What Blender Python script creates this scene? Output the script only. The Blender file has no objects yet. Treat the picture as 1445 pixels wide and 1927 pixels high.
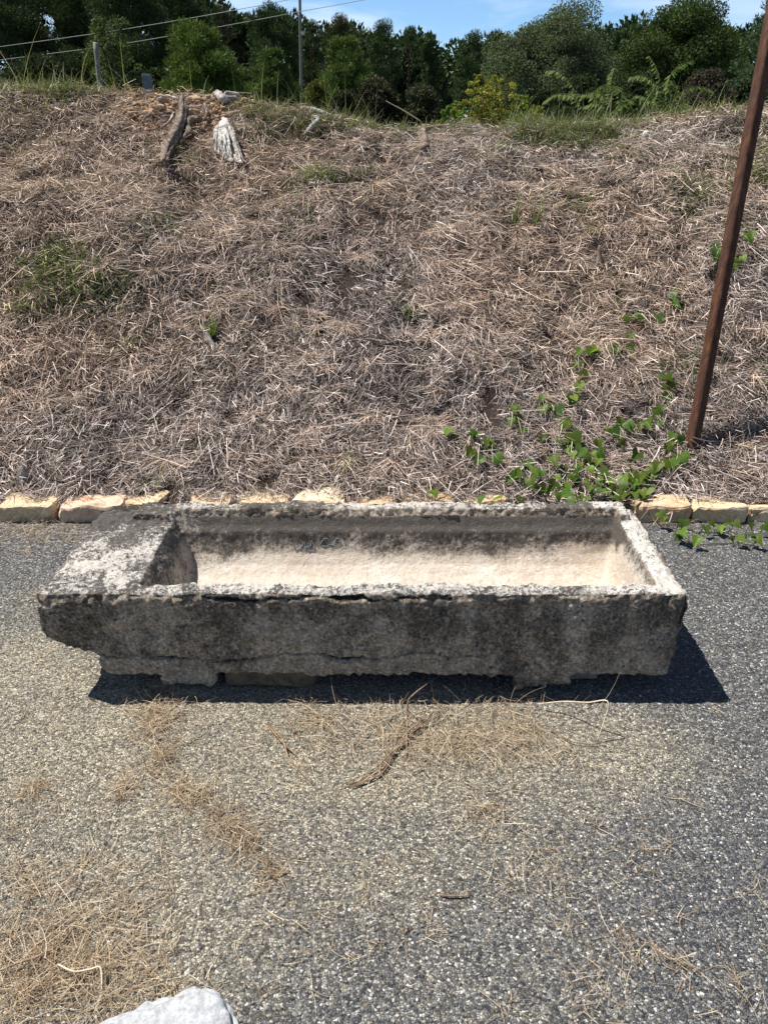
import bpy, bmesh, math, random
import numpy as np
from mathutils import Vector, Matrix
from mathutils.bvhtree import BVHTree

random.seed(7); RNG = np.random.default_rng(7)
scene = bpy.context.scene
C = scene.collection

# ------------------------------------------------------------------ camera
FPX, CX, CY, W0, H0 = 1400.0, 722.5, 963.5, 1445, 1927
PITCH, CAMZ = math.radians(27.0), 1.6
cd = bpy.data.cameras.new('camera'); cam = bpy.data.objects.new('camera', cd); C.objects.link(cam)
cam.location = (0, 0, CAMZ); cam.rotation_euler = (math.radians(90) - PITCH, 0, 0)
cd.sensor_fit = 'AUTO'; cd.sensor_width = 36; cd.lens = 36 * FPX / H0
cd.clip_start = 0.05; cd.clip_end = 2000
scene.camera = cam
cp, sp = math.cos(PITCH), math.sin(PITCH)

# ------------------------------------------------------------------ sun, sky, exposure
SUN = Vector((0.5, -0.17, -1.0)).normalized()
sd = bpy.data.lights.new('sun', 'SUN'); so = bpy.data.objects.new('sun', sd); C.objects.link(so)
sd.energy = 5.0; sd.angle = math.radians(0.5); sd.color = (1.0, 0.955, 0.88)
so.rotation_euler = SUN.to_track_quat('-Z', 'Y').to_euler(); so.location = (-5, 2, 12)
w = bpy.data.worlds.new('World'); scene.world = w; w.use_nodes = True
nt = w.node_tree; N = nt.nodes; Lk = nt.links; N.clear()
sky = N.new('ShaderNodeTexSky'); sky.sky_type = 'NISHITA'; sky.sun_disc = False
sky.sun_elevation = math.asin(-SUN.z); sky.sun_rotation = math.atan2(-SUN.x, -SUN.y)
sky.air_density = 1.0; sky.dust_density = 0.15; sky.ozone_density = 2.5; sky.altitude = 200
tc = N.new('ShaderNodeTexCoord'); mp = N.new('ShaderNodeMapping'); mp.inputs['Scale'].default_value = (1.6, 1.6, 9.0)
mp.inputs['Location'].default_value = (0.35, 0.2, 0.1)
nz = N.new('ShaderNodeTexNoise'); nz.inputs['Scale'].default_value = 1.5; nz.inputs['Detail'].default_value = 7; nz.inputs['Roughness'].default_value = .55
nz.inputs['Distortion'].default_value = .6
rp = N.new('ShaderNodeValToRGB'); rp.color_ramp.elements[0].position = .42; rp.color_ramp.elements[1].position = .72
rp.color_ramp.elements[1].color = (.75, .75, .75, 1)
mx = N.new('ShaderNodeMix'); mx.data_type = 'RGBA'; mx.inputs[7].default_value = (13.5, 14.6, 16.0, 1)
bg = N.new('ShaderNodeBackground'); bg.inputs[1].default_value = 0.05
ow = N.new('ShaderNodeOutputWorld')
Lk.new(tc.outputs['Generated'], mp.inputs[0]); Lk.new(mp.outputs[0], nz.inputs['Vector']); Lk.new(nz.outputs[0], rp.inputs[0])
sz = N.new('ShaderNodeSeparateXYZ'); Lk.new(tc.outputs['Generated'], sz.inputs[0])
el = N.new('ShaderNodeMapRange'); el.interpolation_type = 'SMOOTHSTEP'; Lk.new(sz.outputs[2], el.inputs[0])
el.inputs[1].default_value = .17; el.inputs[2].default_value = .34; el.inputs[3].default_value = 1.0; el.inputs[4].default_value = 0.0
lowsky = N.new('ShaderNodeMix'); lowsky.data_type = 'RGBA'; lowsky.blend_type = 'MULTIPLY'; lowsky.inputs[7].default_value = (1.2, 1.5, 1.85, 1)
Lk.new(el.outputs[0], lowsky.inputs[0]); Lk.new(sky.outputs[0], lowsky.inputs[6])
cm = N.new('ShaderNodeMath'); cm.operation = 'MULTIPLY'; Lk.new(rp.outputs[0], cm.inputs[0]); Lk.new(el.outputs[0], cm.inputs[1])
Lk.new(cm.outputs[0], mx.inputs[0]); Lk.new(lowsky.outputs[2], mx.inputs[6]); Lk.new(mx.outputs[2], bg.inputs[0]); Lk.new(bg.outputs[0], ow.inputs[0])
vs = scene.view_settings; vs.view_transform = 'Standard'; vs.look = 'None'; vs.gamma = 1.0; vs.use_curve_mapping = False
vs.exposure = 0.7
scene.cycles.max_bounces = 6; scene.cycles.transparent_max_bounces = 8

# ------------------------------------------------------------------ pixel -> world
def ray(px, py):
    u = (px - CX) / FPX; v = (CY - py) / FPX
    return np.array([u, cp + v * sp, -sp + v * cp])          # component along the view axis is 1
CAM = np.array([0, 0, CAMZ])
def on_z(px, py, z=0.0):
    d = ray(px, py); return CAM + d * ((z - CAMZ) / d[2])
def on_y(px, py, Y):
    d = ray(px, py); return CAM + d * (Y / d[1])

# ------------------------------------------------------------------ numpy noise
def _h(ix, iy, iz, s):
    n = (ix * 374761393 + iy * 668265263 + iz * 2147483647 + s * 974634777) & 0xffffffff
    n = ((n ^ (n >> 13)) * 1274126177) & 0xffffffff
    n = (n ^ (n >> 16)) & 0xffffffff
    n = (n * 2246822519) & 0xffffffff
    return ((n ^ (n >> 15)) & 0xffffff) / float(0xffffff) * 2 - 1
def vnoise(P, f=1.0, s=0):
    P = np.asarray(P, float) * f
    I = np.floor(P).astype(np.int64); F = P - I; F = F * F * F * (F * (F * 6 - 15) + 10)
    out = 0
    for dx in (0, 1):
        wx = F[:, 0] if dx else 1 - F[:, 0]
        for dy in (0, 1):
            wy = F[:, 1] if dy else 1 - F[:, 1]
            for dz in (0, 1):
                wz = F[:, 2] if dz else 1 - F[:, 2]
                out = out + wx * wy * wz * _h(I[:, 0] + dx, I[:, 1] + dy, I[:, 2] + dz, s)
    return out
def fbm(P, f=1.0, o=4, s=0, g=.5):
    a, t = 1.0, 0
    for k in range(o):
        t = t + a * vnoise(P, f, s + k * 17); f *= 2.03; a *= g
    return t
def n2(x, y, f, o=3, s=0):
    return fbm(np.stack([x, y, np.zeros_like(x) + .37], 1), f, o, s)
def sstep(a, b, x):
    t = np.clip((x - a) / (b - a), 0, 1); return t * t * (3 - 2 * t)

# ------------------------------------------------------------------ mesh helpers
def mesh(name, V, F, mat, parent=None, col=None, smooth=False, mats=None):
    """V (n,3); F an (m,k) array or a list of index lists."""
    me = bpy.data.meshes.new(name)
    V = np.asarray(V, np.float32).reshape(-1, 3)
    if isinstance(F, np.ndarray):
        m, k = F.shape
        me.vertices.add(len(V)); me.vertices.foreach_set('co', V.ravel())
        me.loops.add(m * k); me.loops.foreach_set('vertex_index', F.astype(np.int32).ravel())
        me.polygons.add(m); me.polygons.foreach_set('loop_start', np.arange(0, m * k, k, dtype=np.int32))
        me.update(calc_edges=True)
    else:
        me.from_pydata([tuple(map(float, v)) for v in V], [], [list(map(int, f)) for f in F]); me.update()
    if col is not None:
        a = me.color_attributes.new('Col', 'FLOAT_COLOR', 'POINT')
        c = np.ones((len(V), 4), np.float32); c[:, :3] = col
        a.data.foreach_set('color', c.ravel())
    if smooth: me.polygons.foreach_set('use_smooth', np.ones(len(me.polygons), bool))
    me.materials.append(mat)
    o = bpy.data.objects.new(name, me); C.objects.link(o)
    if parent: o.parent = parent
    return o
def local(o_parent, V): return np.asarray(V, float) - np.array(o_parent.location)
def tag(o, label=None, cat=None, group=None, kind=None):
    if label: o['label'] = label
    if cat: o['category'] = cat
    if group: o['group'] = group
    if kind: o['kind'] = kind
    return o
def empty(name, loc, label, cat, group=None):
    o = bpy.data.objects.new(name, None); C.objects.link(o); o.location = tuple(map(float, loc)); o.empty_display_size = .1
    return tag(o, label, cat, group)
def norm(a): return a / (np.linalg.norm(a, axis=-1, keepdims=True) + 1e-9)

def ribbons(P, D, Nn, L, Wd, bend, seg=3, tip=.25, col=None, sway=None):
    n = len(P); D = norm(D); S = norm(np.cross(D, Nn)); Nn = norm(np.cross(S, D))
    t = np.linspace(0, 1, seg + 1)
    ctr = P[:, None] + D[:, None] * (L[:, None] * t)[..., None] + Nn[:, None] * ((bend * L)[:, None] * t ** 2)[..., None]
    if sway is not None: ctr = ctr + S[:, None] * ((sway * L)[:, None] * t ** 2)[..., None]
    ww = Wd[:, None] * (1 - (1 - tip) * t ** 1.5)
    V = np.stack([ctr - S[:, None] * ww[..., None] / 2, ctr + S[:, None] * ww[..., None] / 2], 2)   # n,seg+1,2,3
    b = (np.arange(n) * (seg + 1) * 2)[:, None] + np.arange(seg)[None] * 2
    F = np.stack([b, b + 1, b + 3, b + 2], -1).reshape(-1, 4)
    c = None if col is None else np.repeat(col, (seg + 1) * 2, axis=0)
    return V.reshape(-1, 3), F, c
def cat(parts):
    V, F, Cc, o = [], [], [], 0
    for v, f, c in parts:
        V.append(v); F.append(f + o); Cc.append(c); o += len(v)
    return np.concatenate(V), np.concatenate(F), (None if Cc[0] is None else np.concatenate(Cc))

def spline(pts, n):
    pts = np.asarray(pts, float)
    if len(pts) == 2: return pts[0] + (pts[1] - pts[0]) * np.linspace(0, 1, n)[:, None]
    e = np.vstack([2 * pts[0] - pts[1], pts, 2 * pts[-1] - pts[-2]])
    out = []
    for u in np.linspace(0, len(pts) - 1 - 1e-6, n):
        i = int(u); t = u - i; a, b, c, d = e[i:i + 4]
        out.append(.5 * ((2 * b) + (-a + c) * t + (2 * a - 5 * b + 4 * c - d) * t * t + (-a + 3 * b - 3 * c + d) * t ** 3))
    return np.array(out)
def tube(pts, radii, n=24, k=8, rough=0, seed=0, flat=1.0, flatdir=None, groove=0):
    c = spline(pts, n); m = pts.shape[1] if isinstance(pts, np.ndarray) else 3
    r = np.interp(np.linspace(0, 1, n), np.linspace(0, 1, len(radii)), radii)
    T = norm(np.gradient(c, axis=0))
    ref = np.array([.13, -.97, .21]) if flatdir is None else np.asarray(flatdir, float)
    A = norm(np.cross(T, ref)); B = norm(np.cross(T, A))
    a = np.linspace(0, 2 * np.pi, k, endpoint=False)
    V = c[:, None] + r[:, None, None] * (A[:, None] * np.cos(a)[None, :, None] + B[:, None] * np.sin(a)[None, :, None] * flat)
    V = V.reshape(-1, 3)
    if groove:
        g = 1 + groove * np.repeat(np.stack([np.sin(a * 5 + seed) + .6 * np.sin(a * 9 + 2 * seed)], 0), n, 0).ravel()
        V = np.repeat(c, k, 0) + (V - np.repeat(c, k, 0)) * g[:, None]
    if rough:
        f = 1 + rough * fbm(V, 1.2 / max(np.mean(r), .001), 3, seed)
        V = np.repeat(c, k, 0) + (V - np.repeat(c, k, 0)) * f[:, None]
    F = []
    for i in range(n - 1):
        for j in range(k):
            F.append([i * k + j, i * k + (j + 1) % k, (i + 1) * k + (j + 1) % k, (i + 1) * k + j])
    V = np.vstack([V, c[0], c[-1]]); q = n * k
    for j in range(k):
        F.append([q, (j + 1) % k, j, j]); F.append([q + 1, (n - 1) * k + j, (n - 1) * k + (j + 1) % k, (n - 1) * k + (j + 1) % k])
    F = [f if f[2] != f[3] else f[:3] for f in F]
    return V, F
def join(parts):
    V, F, o = [], [], 0
    for v, f in parts:
        V.append(v); F += [[i + o for i in q] for q in f]; o += len(v)
    return np.vstack(V), F

# ------------------------------------------------------------------ materials
class NT:
    def __init__(s, name, rough=.8):
        s.m = bpy.data.materials.new(name); s.m.use_nodes = True; s.t = s.m.node_tree
        s.b = s.t.nodes['Principled BSDF']; s.b.inputs['Roughness'].default_value = rough
        s.b.inputs['Specular IOR Level'].default_value = .25
        s.out = s.t.nodes['Material Output']
        s.pos = s.t.nodes.new('ShaderNodeNewGeometry').outputs['Position']
    def n(s, t, **kw):
        x = s.t.nodes.new('ShaderNode' + t)
        for k, v in kw.items(): setattr(x, k, v)
        return x
    def lk(s, a, b): s.t.links.new(a, b)
    def _set(s, sock, v):
        if hasattr(v, 'is_output'): s.lk(v, sock)
        elif isinstance(v, (tuple, list)): sock.default_value = (*v, 1) if len(v) == 3 and len(sock.default_value) == 4 else v
        else: sock.default_value = v
    def noise(s, scale, detail=4, rough=.55, vec=None, dist=0, out=0):
        x = s.n('TexNoise'); x.inputs['Scale'].default_value = scale; x.inputs['Detail'].default_value = detail
        x.inputs['Roughness'].default_value = rough; x.inputs['Distortion'].default_value = dist
        s.lk(vec or s.pos, x.inputs['Vector']); return x.outputs[out]
    def ramp(s, fac, *stops):
        x = s.n('ValToRGB'); e = x.color_ramp.elements
        while len(e) < len(stops): e.new(.5)
        for q, (p, c) in zip(e, stops):
            q.position = p; q.color = (c, c, c, 1) if not isinstance(c, (tuple, list)) else (*c, 1)
        s.lk(fac, x.inputs[0]); return x.outputs[0]
    def mix(s, f, a, b, blend='MIX'):
        x = s.n('Mix', data_type='RGBA', blend_type=blend)
        s._set(x.inputs[0], f); s._set(x.inputs[6], a); s._set(x.inputs[7], b); return x.outputs[2]
    def math(s, op, a, b=0.0, c=0.0, clamp=False):
        x = s.n('Math', operation=op, use_clamp=clamp)
        for i, v in enumerate((a, b, c)): s._set(x.inputs[i], v)
        return x.outputs[0]
    def vmath(s, op, a, b=(0, 0, 0)):
        x = s.n('VectorMath', operation=op); s._set(x.inputs[0], a); s._set(x.inputs[1], b)
        return x.outputs['Value'] if op in ('DOT_PRODUCT', 'LENGTH', 'DISTANCE') else x.outputs[0]
    def attr(s, name, out='Color'):
        x = s.n('Attribute', attribute_name=name); return x.outputs[out]
    def sep(s, v):
        x = s.n('SeparateXYZ'); s.lk(v, x.inputs[0]); return x.outputs
    def bump(s, h, strength=.5, dist=.01, prev=None):
        x = s.n('Bump'); x.inputs['Strength'].default_value = strength; x.inputs['Distance'].default_value = dist
        s.lk(h, x.inputs['Height'])
        if prev: s.lk(prev, x.inputs['Normal'])
        return x.outputs[0]
    def base(s, c): s._set(s.b.inputs['Base Color'], c); return s
    def normal(s, n): s.lk(n, s.b.inputs['Normal']); return s
    def vor(s, scale, feature='F1', rnd=1.0, vec=None):
        x = s.n('TexVoronoi', feature=feature); x.inputs['Scale'].default_value = scale; x.inputs['Randomness'].default_value = rnd
        s.lk(vec or s.pos, x.inputs['Vector']); return x

def foliage_mat(name, transl=.3, rough=.55, noise_scale=0):
    s = NT(name, rough); c = s.attr('Col')
    s.b.inputs['Specular IOR Level'].default_value = .12
    s.base(c)
    t = s.n('BsdfTranslucent'); s.lk(s.mix(1.0, c, (1.0, 1.1, .5), 'MULTIPLY'), t.inputs[0])
    x = s.n('MixShader'); x.inputs[0].default_value = transl
    s.lk(s.b.outputs[0], x.inputs[1]); s.lk(t.outputs[0], x.inputs[2]); s.lk(x.outputs[0], s.out.inputs[0])
    return s.m
M_STRAW = foliage_mat('dry_straw', .12, .6)
M_GREEN = foliage_mat('green_blades', .3, .5)
M_NEEDLE = foliage_mat('needles', .18, .55)
M_LEAF = foliage_mat('broad_leaves', .3, .7)
M_VINE = foliage_mat('vine_leaves', .35, .4)

def mat_bark():
    s = NT('bark', .9); n = s.noise(9, 5, .6)
    s.base(s.ramp(n, (.3, (.035, .026, .02)), (.7, (.13, .1, .08)))); s.normal(s.bump(n, .6, .03)); return s.m
M_BARK = mat_bark()
def mat_deadwood():
    s = NT('dead_wood', .85); n = s.noise(14, 6, .65, dist=1.5); g = s.noise(90, 4, .6)
    c = s.mix(s.ramp(n, (.40, 0.0), (.62, 1.0)), (.23, .19, .16), (.62, .60, .57))
    c = s.mix(s.ramp(g, (.60, 0.0), (.68, 1.0)), c, (.05, .04, .035))
    s.base(c); s.normal(s.bump(n, .8, .02)); return s.m
M_DEAD = mat_deadwood()
def mat_brownroot():
    s = NT('brown_root', .85); n = s.noise(30, 6, .65, dist=1.0)
    s.base(s.ramp(n, (.35, (.07, .05, .038)), (.55, (.22, .17, .13)), (.72, (.46, .41, .36)))); s.normal(s.bump(n, .9, .015)); return s.m
M_ROOT = mat_brownroot()
def mat_stick(name, a, b):
    s = NT(name, .8); n = s.noise(60, 4, .6); s.base(s.ramp(n, (.35, a), (.7, b))); s.normal(s.bump(n, .5, .003)); return s.m
M_STICK = mat_stick('twig_bark', (.12, .075, .045), (.38, .27, .18))
M_PALE = mat_stick('pale_stem', (.45, .36, .26), (.72, .62, .48))
M_VSTEM = mat_stick('vine_stem', (.06, .06, .025), (.16, .14, .06))
def mat_rust():
    s = NT('rusty_steel', .75); s.b.inputs['Metallic'].default_value = 0.0
    mpn = s.n('Mapping'); mpn.inputs['Scale'].default_value = (1, 1, .18); s.lk(s.pos, mpn.inputs[0]); v = mpn.outputs[0]
    n = s.noise(55, 6, .65, vec=v); m = s.noise(7, 4, .6)
    c = s.ramp(n, (.32, (.026, .011, .007)), (.50, (.072, .030, .015)), (.66, (.15, .062, .028)), (.8, (.22, .11, .06)))
    c = s.mix(s.ramp(m, (.35, 0.0), (.7, .6)), c, (.075, .035, .026))
    s.base(c); s.normal(s.bump(s.noise(260, 4, .7), .5, .003)); return s.m
M_RUST = mat_rust()
def mat_sandstone(name, hi, lo, stain, seedoff):
    s = NT(name, .85)
    v = s.vmath('ADD', s.pos, (seedoff, seedoff * .7, 0))
    n = s.noise(9, 6, .6, vec=v, dist=.8); f = s.noise(70, 5, .65, vec=v)
    c = s.mix(s.ramp(n, (.35, 0.0), (.65, 1.0)), lo, hi)
    c = s.mix(s.ramp(s.noise(5, 4, .6, vec=v, dist=1.5), (.55, 0.0), (.66, .8)), c, stain)
    c = s.mix(s.ramp(f, (.3, .45), (.55, 0.0)), c, (.16, .12, .08))
    s.base(c); s.normal(s.bump(f, .6, .006, s.bump(n, .5, .015))); return s.m
M_SAND = [mat_sandstone('yellow_sandstone', (.72, .585, .395), (.58, .43, .27), (.46, .27, .14), 0),
          mat_sandstone('pink_sandstone', (.70, .54, .42), (.55, .39, .28), (.46, .20, .09), 3.1),
          mat_sandstone('cream_sandstone', (.80, .70, .52), (.68, .54, .34), (.56, .38, .18), 7.7),
          mat_sandstone('buff_sandstone', (.64, .50, .34), (.52, .37, .23), (.45, .2, .08), 11.3)]
def mat_white_marble():
    s = NT('white_marble', .7); n = s.noise(60, 8, .75); f = s.noise(110, 4, .7); p = s.vor(22)
    c = s.ramp(n, (.32, (.24, .25, .265)), (.62, (.50, .51, .525)))
    c = s.mix(s.ramp(f, (.36, .85), (.52, 0.0)), c, (.27, .28, .30))
    c = s.mix(s.ramp(p.outputs[0], (.10, .8), (.16, 0.0)), c, (.22, .21, .20))
    s.base(c); s.normal(s.bump(f, .5, .004)); return s.m
M_MARBLE = mat_white_marble()
def mat_rock(name, a, b):
    s = NT(name, .9); n = s.noise(35, 6, .65); s.base(s.ramp(n, (.3, a), (.7, b))); s.normal(s.bump(n, .8, .01)); return s.m
M_ROCK = mat_rock('grey_rock', (.16, .13, .11), (.40, .36, .32))
M_WROCK = mat_rock('pale_rock', (.45, .40, .34), (.70, .66, .60))
M_CLAY = mat_rock('clay', (.20, .115, .07), (.62, .44, .28))
M_GREY = mat_stick('grey_wood', (.12, .11, .10), (.30, .28, .25))
M_WIRE = mat_stick('wire', (.25, .25, .25), (.38, .38, .37))

# ------------------------------------------------------------------ terrain
KY = 3.13                                                     # foot of the bank
_cx = [-9, -2.75, -1.6, -1.2, -.85, -.45, -.2, 0, .3, 1.0, 1.45, 2.2, 2.75, 9]
_cz = [1.95, 1.84, 1.83, 1.81, 1.77, 1.69, 1.63, 1.59, 1.60, 1.62, 1.61, 1.67, 1.72, 1.8]
CREST = 6.0
def hgt(x, y):
    x = np.asarray(x, float); y = np.asarray(y, float)
    zc = np.interp(x, _cx, _cz)
    t = np.clip((y - KY) / (CREST - KY), 0, 1)
    f = t + .10 * np.sin(np.pi * t) - .05 * np.sin(2 * np.pi * t)
    left = sstep(-.2, -.9, x) * sstep(-4.5, -3, x)
    f = f - left * .10 * sstep(.45, .75, t) * (1 - sstep(.8, 1.0, t))       # steeper scarp below the left crest
    front = .055 + (zc - .055) * f
    bk = 1.2 + (zc - 1.2) * np.exp(-(np.maximum(y - CREST, 0) / 1.3) ** 2)
    z = np.where(y < CREST, front, bk)
    amp = sstep(0, .25, t) * (1 - sstep(9, 14, y))
    z = z + amp * (.045 * n2(x, y, 1.7, 2, 3) + .035 * n2(x, y, 5.0, 2, 9)) * np.where(y > CREST - .2, .5, 1)
    for (a, b, r, dd) in ((-1.10, 5.02, .16, .13), (-.62, 4.98, .10, .07), (.02, 4.35, .06, .03), (1.08, 4.9, .08, .07), (-1.0, 4.05, .06, .06), (1.25, 4.3, .06, .03), (-.55, 4.4, .06, .05), (.5, 4.9, .07, .03)):
        z = z - dd * np.exp(-(((x - a) / r) ** 2 + ((y - b) / (r * .8)) ** 2))
    return z
def hit(px, py, lift=0.0):
    d = ray(px, py); t = np.linspace(2.8, 8.0, 900); P = CAM + d * t[:, None]
    h = hgt(P[:, 0], P[:, 1]) + lift
    i = np.argmax(P[:, 2] < h) if (P[:, 2] < h).any() else int(np.argmin(P[:, 2] - h))
    return np.array([P[i, 0], P[i, 1], h[i]])
def hnormal(x, y, e=.04):
    gx = (hgt(x + e, y) - hgt(x - e, y)) / (2 * e); gy = (hgt(x, y + e) - hgt(x, y - e)) / (2 * e)
    return norm(np.stack([-gx, -gy, np.ones_like(gx)], 1))

def mat_soil():
    s = NT('bank_soil', .95); n = s.noise(6, 6, .6); f = s.noise(45, 5, .65)
    c = s.ramp(f, (.3, (.020, .014, .011)), (.7, (.075, .053, .040)))
    clay = s.attr('Col'); c = s.mix(clay, c, s.ramp(f, (.3, (.16, .09, .05)), (.7, (.42, .28, .16))))
    far = s.math('GREATER_THAN', s.sep(s.pos)[1], 8.0)
    c = s.mix(far, c, (.05, .06, .025))
    s.base(c); s.normal(s.bump(f, .8, .02)); return s.m
def grid(name, xs, ys, zf, mat, colf=None):
    X, Y = np.meshgrid(xs, ys); x, y = X.ravel(), Y.ravel()
    V = np.stack([x, y, zf(x, y)], 1); nx, ny = len(xs), len(ys)
    i = (np.arange(ny - 1)[:, None] * nx + np.arange(nx - 1)[None]).ravel()
    F = np.stack([i, i + 1, i + nx + 1, i + nx], 1)
    return mesh(name, V, F, mat, smooth=True, col=colf(x, y) if colf else None)
def clay_mask(x, y):
    m = np.zeros_like(x)
    for (px, py, r) in ((300, 190, .30), (360, 180, .30), (410, 200, .30), (340, 225, .22), (270, 180, .22), (470, 195, .2), (950, 250, .16), (520, 200, .2)):
        p = hit(px, py); m = np.maximum(m, 1 - sstep(r * .5, r * 1.3, np.hypot(x - p[0], y - p[1])))
    return np.clip(m * (.8 + .8 * n2(x, y, 7, 2, 31)), 0, 1)
xs = np.concatenate([-np.geomspace(300, 4.6, 26), np.linspace(-4.5, 4.5, 300), np.geomspace(4.6, 300, 26)])
ys = np.concatenate([np.linspace(KY - .03, 7.2, 180), np.geomspace(7.3, 320, 40)])
bank = grid('embankment', xs, ys, hgt, mat_soil(), lambda x, y: np.repeat(clay_mask(x, y)[:, None], 3, 1))
tag(bank, kind='structure')

def mat_ground():
    s = NT('far_ground', .95); s.base(s.ramp(s.noise(.8, 6), (.3, (.07, .06, .03)), (.7, (.15, .13, .07)))); return s.m
gm = mat_ground()
g = grid('ground', np.linspace(-600, 600, 7), np.linspace(-600, 600, 7), lambda x, y: x * 0 - .06, gm); tag(g, kind='structure')

# ------------------------------------------------------------------ pavement of exposed chips
def blobs(s, lst):
    acc = None
    for (x, y, rx, ry, a) in lst:
        v = s.vmath('SUBTRACT', s.pos, (x, y, 0)); v = s.vmath('MULTIPLY', v, (1 / rx, 1 / ry, 0)); d = s.vmath('LENGTH', v)
        m = s.n('MapRange', interpolation_type='SMOOTHSTEP'); s.lk(d, m.inputs[0])
        m.inputs[1].default_value = .35; m.inputs[2].default_value = 1.25; m.inputs[3].default_value = a; m.inputs[4].default_value = 0
        acc = m.outputs[0] if acc is None else s.math('MAXIMUM', acc, m.outputs[0])
    return acc
def mat_pavement():
    s = NT('chip_seal', .8)
    warp = s.vmath('ADD', s.pos, s.vmath('MULTIPLY', s.noise(90, 3, .6, out=1), (.010, .010, .010)))
    vec = s.vmath('MULTIPLY', warp, (1, 1.12, 0))
    v = s.vor(162, vec=vec); e = s.vor(162, 'DISTANCE_TO_EDGE', vec=vec); v2 = s.vor(280, vec=vec)
    rnd = s.sep(v.outputs['Color']); r2 = s.sep(v2.outputs['Color'])
    chip = s.ramp(rnd[0], (0.0, (.065, .069, .078)), (.35, (.103, .108, .119)), (.62, (.152, .156, .166)), (.82, (.215, .215, .213)), (.94, (.36, .355, .34)), (.985, (.66, .65, .63)))
    chip = s.mix(s.ramp(rnd[1], (.92, 0.0), (.95, .5)), chip, (.38, .28, .17))
    sand = s.ramp(rnd[0], (0.0, (.25, .225, .17)), (.5, (.415, .365, .258)), (.95, (.64, .57, .43)))
    dust = blobs(s, [(-.55, 1.60, .95, .50, 1.0), (.05, 1.62, .95, .36, 1.0), (-1.25, 1.55, .75, .9, .95), (-.85, 1.15, .9, .5, .8),
                     (.50, 1.62, .5, .28, .8), (-1.3, 2.0, .45, .6, .45), (-.05, 1.3, .7, .3, .6), (-.9, .80, .55, .4, .6), (.2, 1.0, .4, .3, .25)])
    nn = s.noise(3.2, 6, .6); n3 = s.noise(24, 5, .65)
    dust = s.math('MULTIPLY', dust, s.ramp(nn, (.28, .55), (.55, 1.0)))
    dm = s.math('ADD', dust, s.math('MULTIPLY', s.math('SUBTRACT', rnd[2], .5), .6))
    dm = s.math('MULTIPLY', dm, s.ramp(n3, (.25, .65), (.5, 1.0)), clamp=True)
    c = s.mix(dm, chip, sand)
    c = s.mix(s.math('MULTIPLY', s.ramp(r2[0], (.80, 0.0), (.84, 1.0)), .55), c, s.ramp(r2[1], (0.0, (.06, .062, .07)), (.7, (.15, .15, .155)), (1.0, (.45, .44, .42))))
    c = s.mix(s.ramp(s.noise(1.3, 4, .5), (.3, .25), (.7, 0.0)), c, (.10, .105, .115))
    gap = s.ramp(e.outputs[0], (.0, 1.0), (.075, 0.0))
    c = s.mix(s.math('MULTIPLY', gap, s.ramp(r2[2], (.2, .15), (.8, .75))), c, s.mix(dust, (.03, .03, .034), (.16, .135, .10)))
    s.base(c)
    d = s.vmath('SUBTRACT', vec, v.outputs['Position'])
    tilt = s.vmath('DOT_PRODUCT', d, s.vmath('SUBTRACT', v.outputs['Color'], (.5, .5, .5)))
    h = s.math('ADD', s.math('MULTIPLY', tilt, 2.0), s.math('MULTIPLY', s.math('MINIMUM', e.outputs[0], .16), .016))
    h = s.math('ADD', h, s.math('MULTIPLY', s.noise(420, 3, .6), .0022))
    h = s.math('ADD', h, s.math('MULTIPLY', rnd[2], .0020))
    s.normal(s.bump(h, 1.0, 1.0)); return s.m
pv = grid('pavement', np.linspace(-30, 30, 61), np.linspace(-30, KY + .02, 61), lambda x, y: x * 0, mat_pavement()); tag(pv, kind='structure')

# ------------------------------------------------------------------ the stone trough
ZT = .372
FL, FR = on_z(64, 1122, ZT), on_z(1299, 1112, ZT)
BL, BR = on_z(186, 947, .39), on_z(1190, 947, .39)
YF, YB = (FL[1] + FR[1]) / 2, (BL[1] + BR[1]) / 2
XL, XR = (FL[0] + BL[0]) / 2, (FR[0] + BR[0]) / 2
def prism(poly, y0, y1):
    bm = bmesh.new()
    a = [bm.verts.new((x, y0, z)) for x, z in poly]; b = [bm.verts.new((x, y1, z)) for x, z in poly]
    bm.faces.new(a); bm.faces.new(b[::-1]); n = len(poly)
    for i in range(n): bm.faces.new((a[i], b[i], b[(i + 1) % n], a[(i + 1) % n]))
    bmesh.ops.recalc_face_normals(bm, faces=bm.faces); return bm
def loft(levels):
    bm = bmesh.new(); R = []
    for z, x0, x1, y0, y1 in levels:
        R.append([bm.verts.new(p) for p in ((x0, y0, z), (x1, y0, z), (x1, y1, z), (x0, y1, z))])
    bm.faces.new(R[0][::-1]); bm.faces.new(R[-1])
    for a, b in zip(R, R[1:]):
        for i in range(4): bm.faces.new((a[i], a[(i + 1) % 4], b[(i + 1) % 4], b[i]))
    bmesh.ops.recalc_face_normals(bm, faces=bm.faces); return bm
def tmp(bm, name):
    me = bpy.data.meshes.new(name); bm.to_mesh(me); bm.free(); o = bpy.data.objects.new(name, me); C.objects.link(o); return o
def fx(px, py): return on_y(px, py, YF)[0]
def fz(py): return on_y(700, py, YF)[2]
zb = fz(1271)
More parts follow.
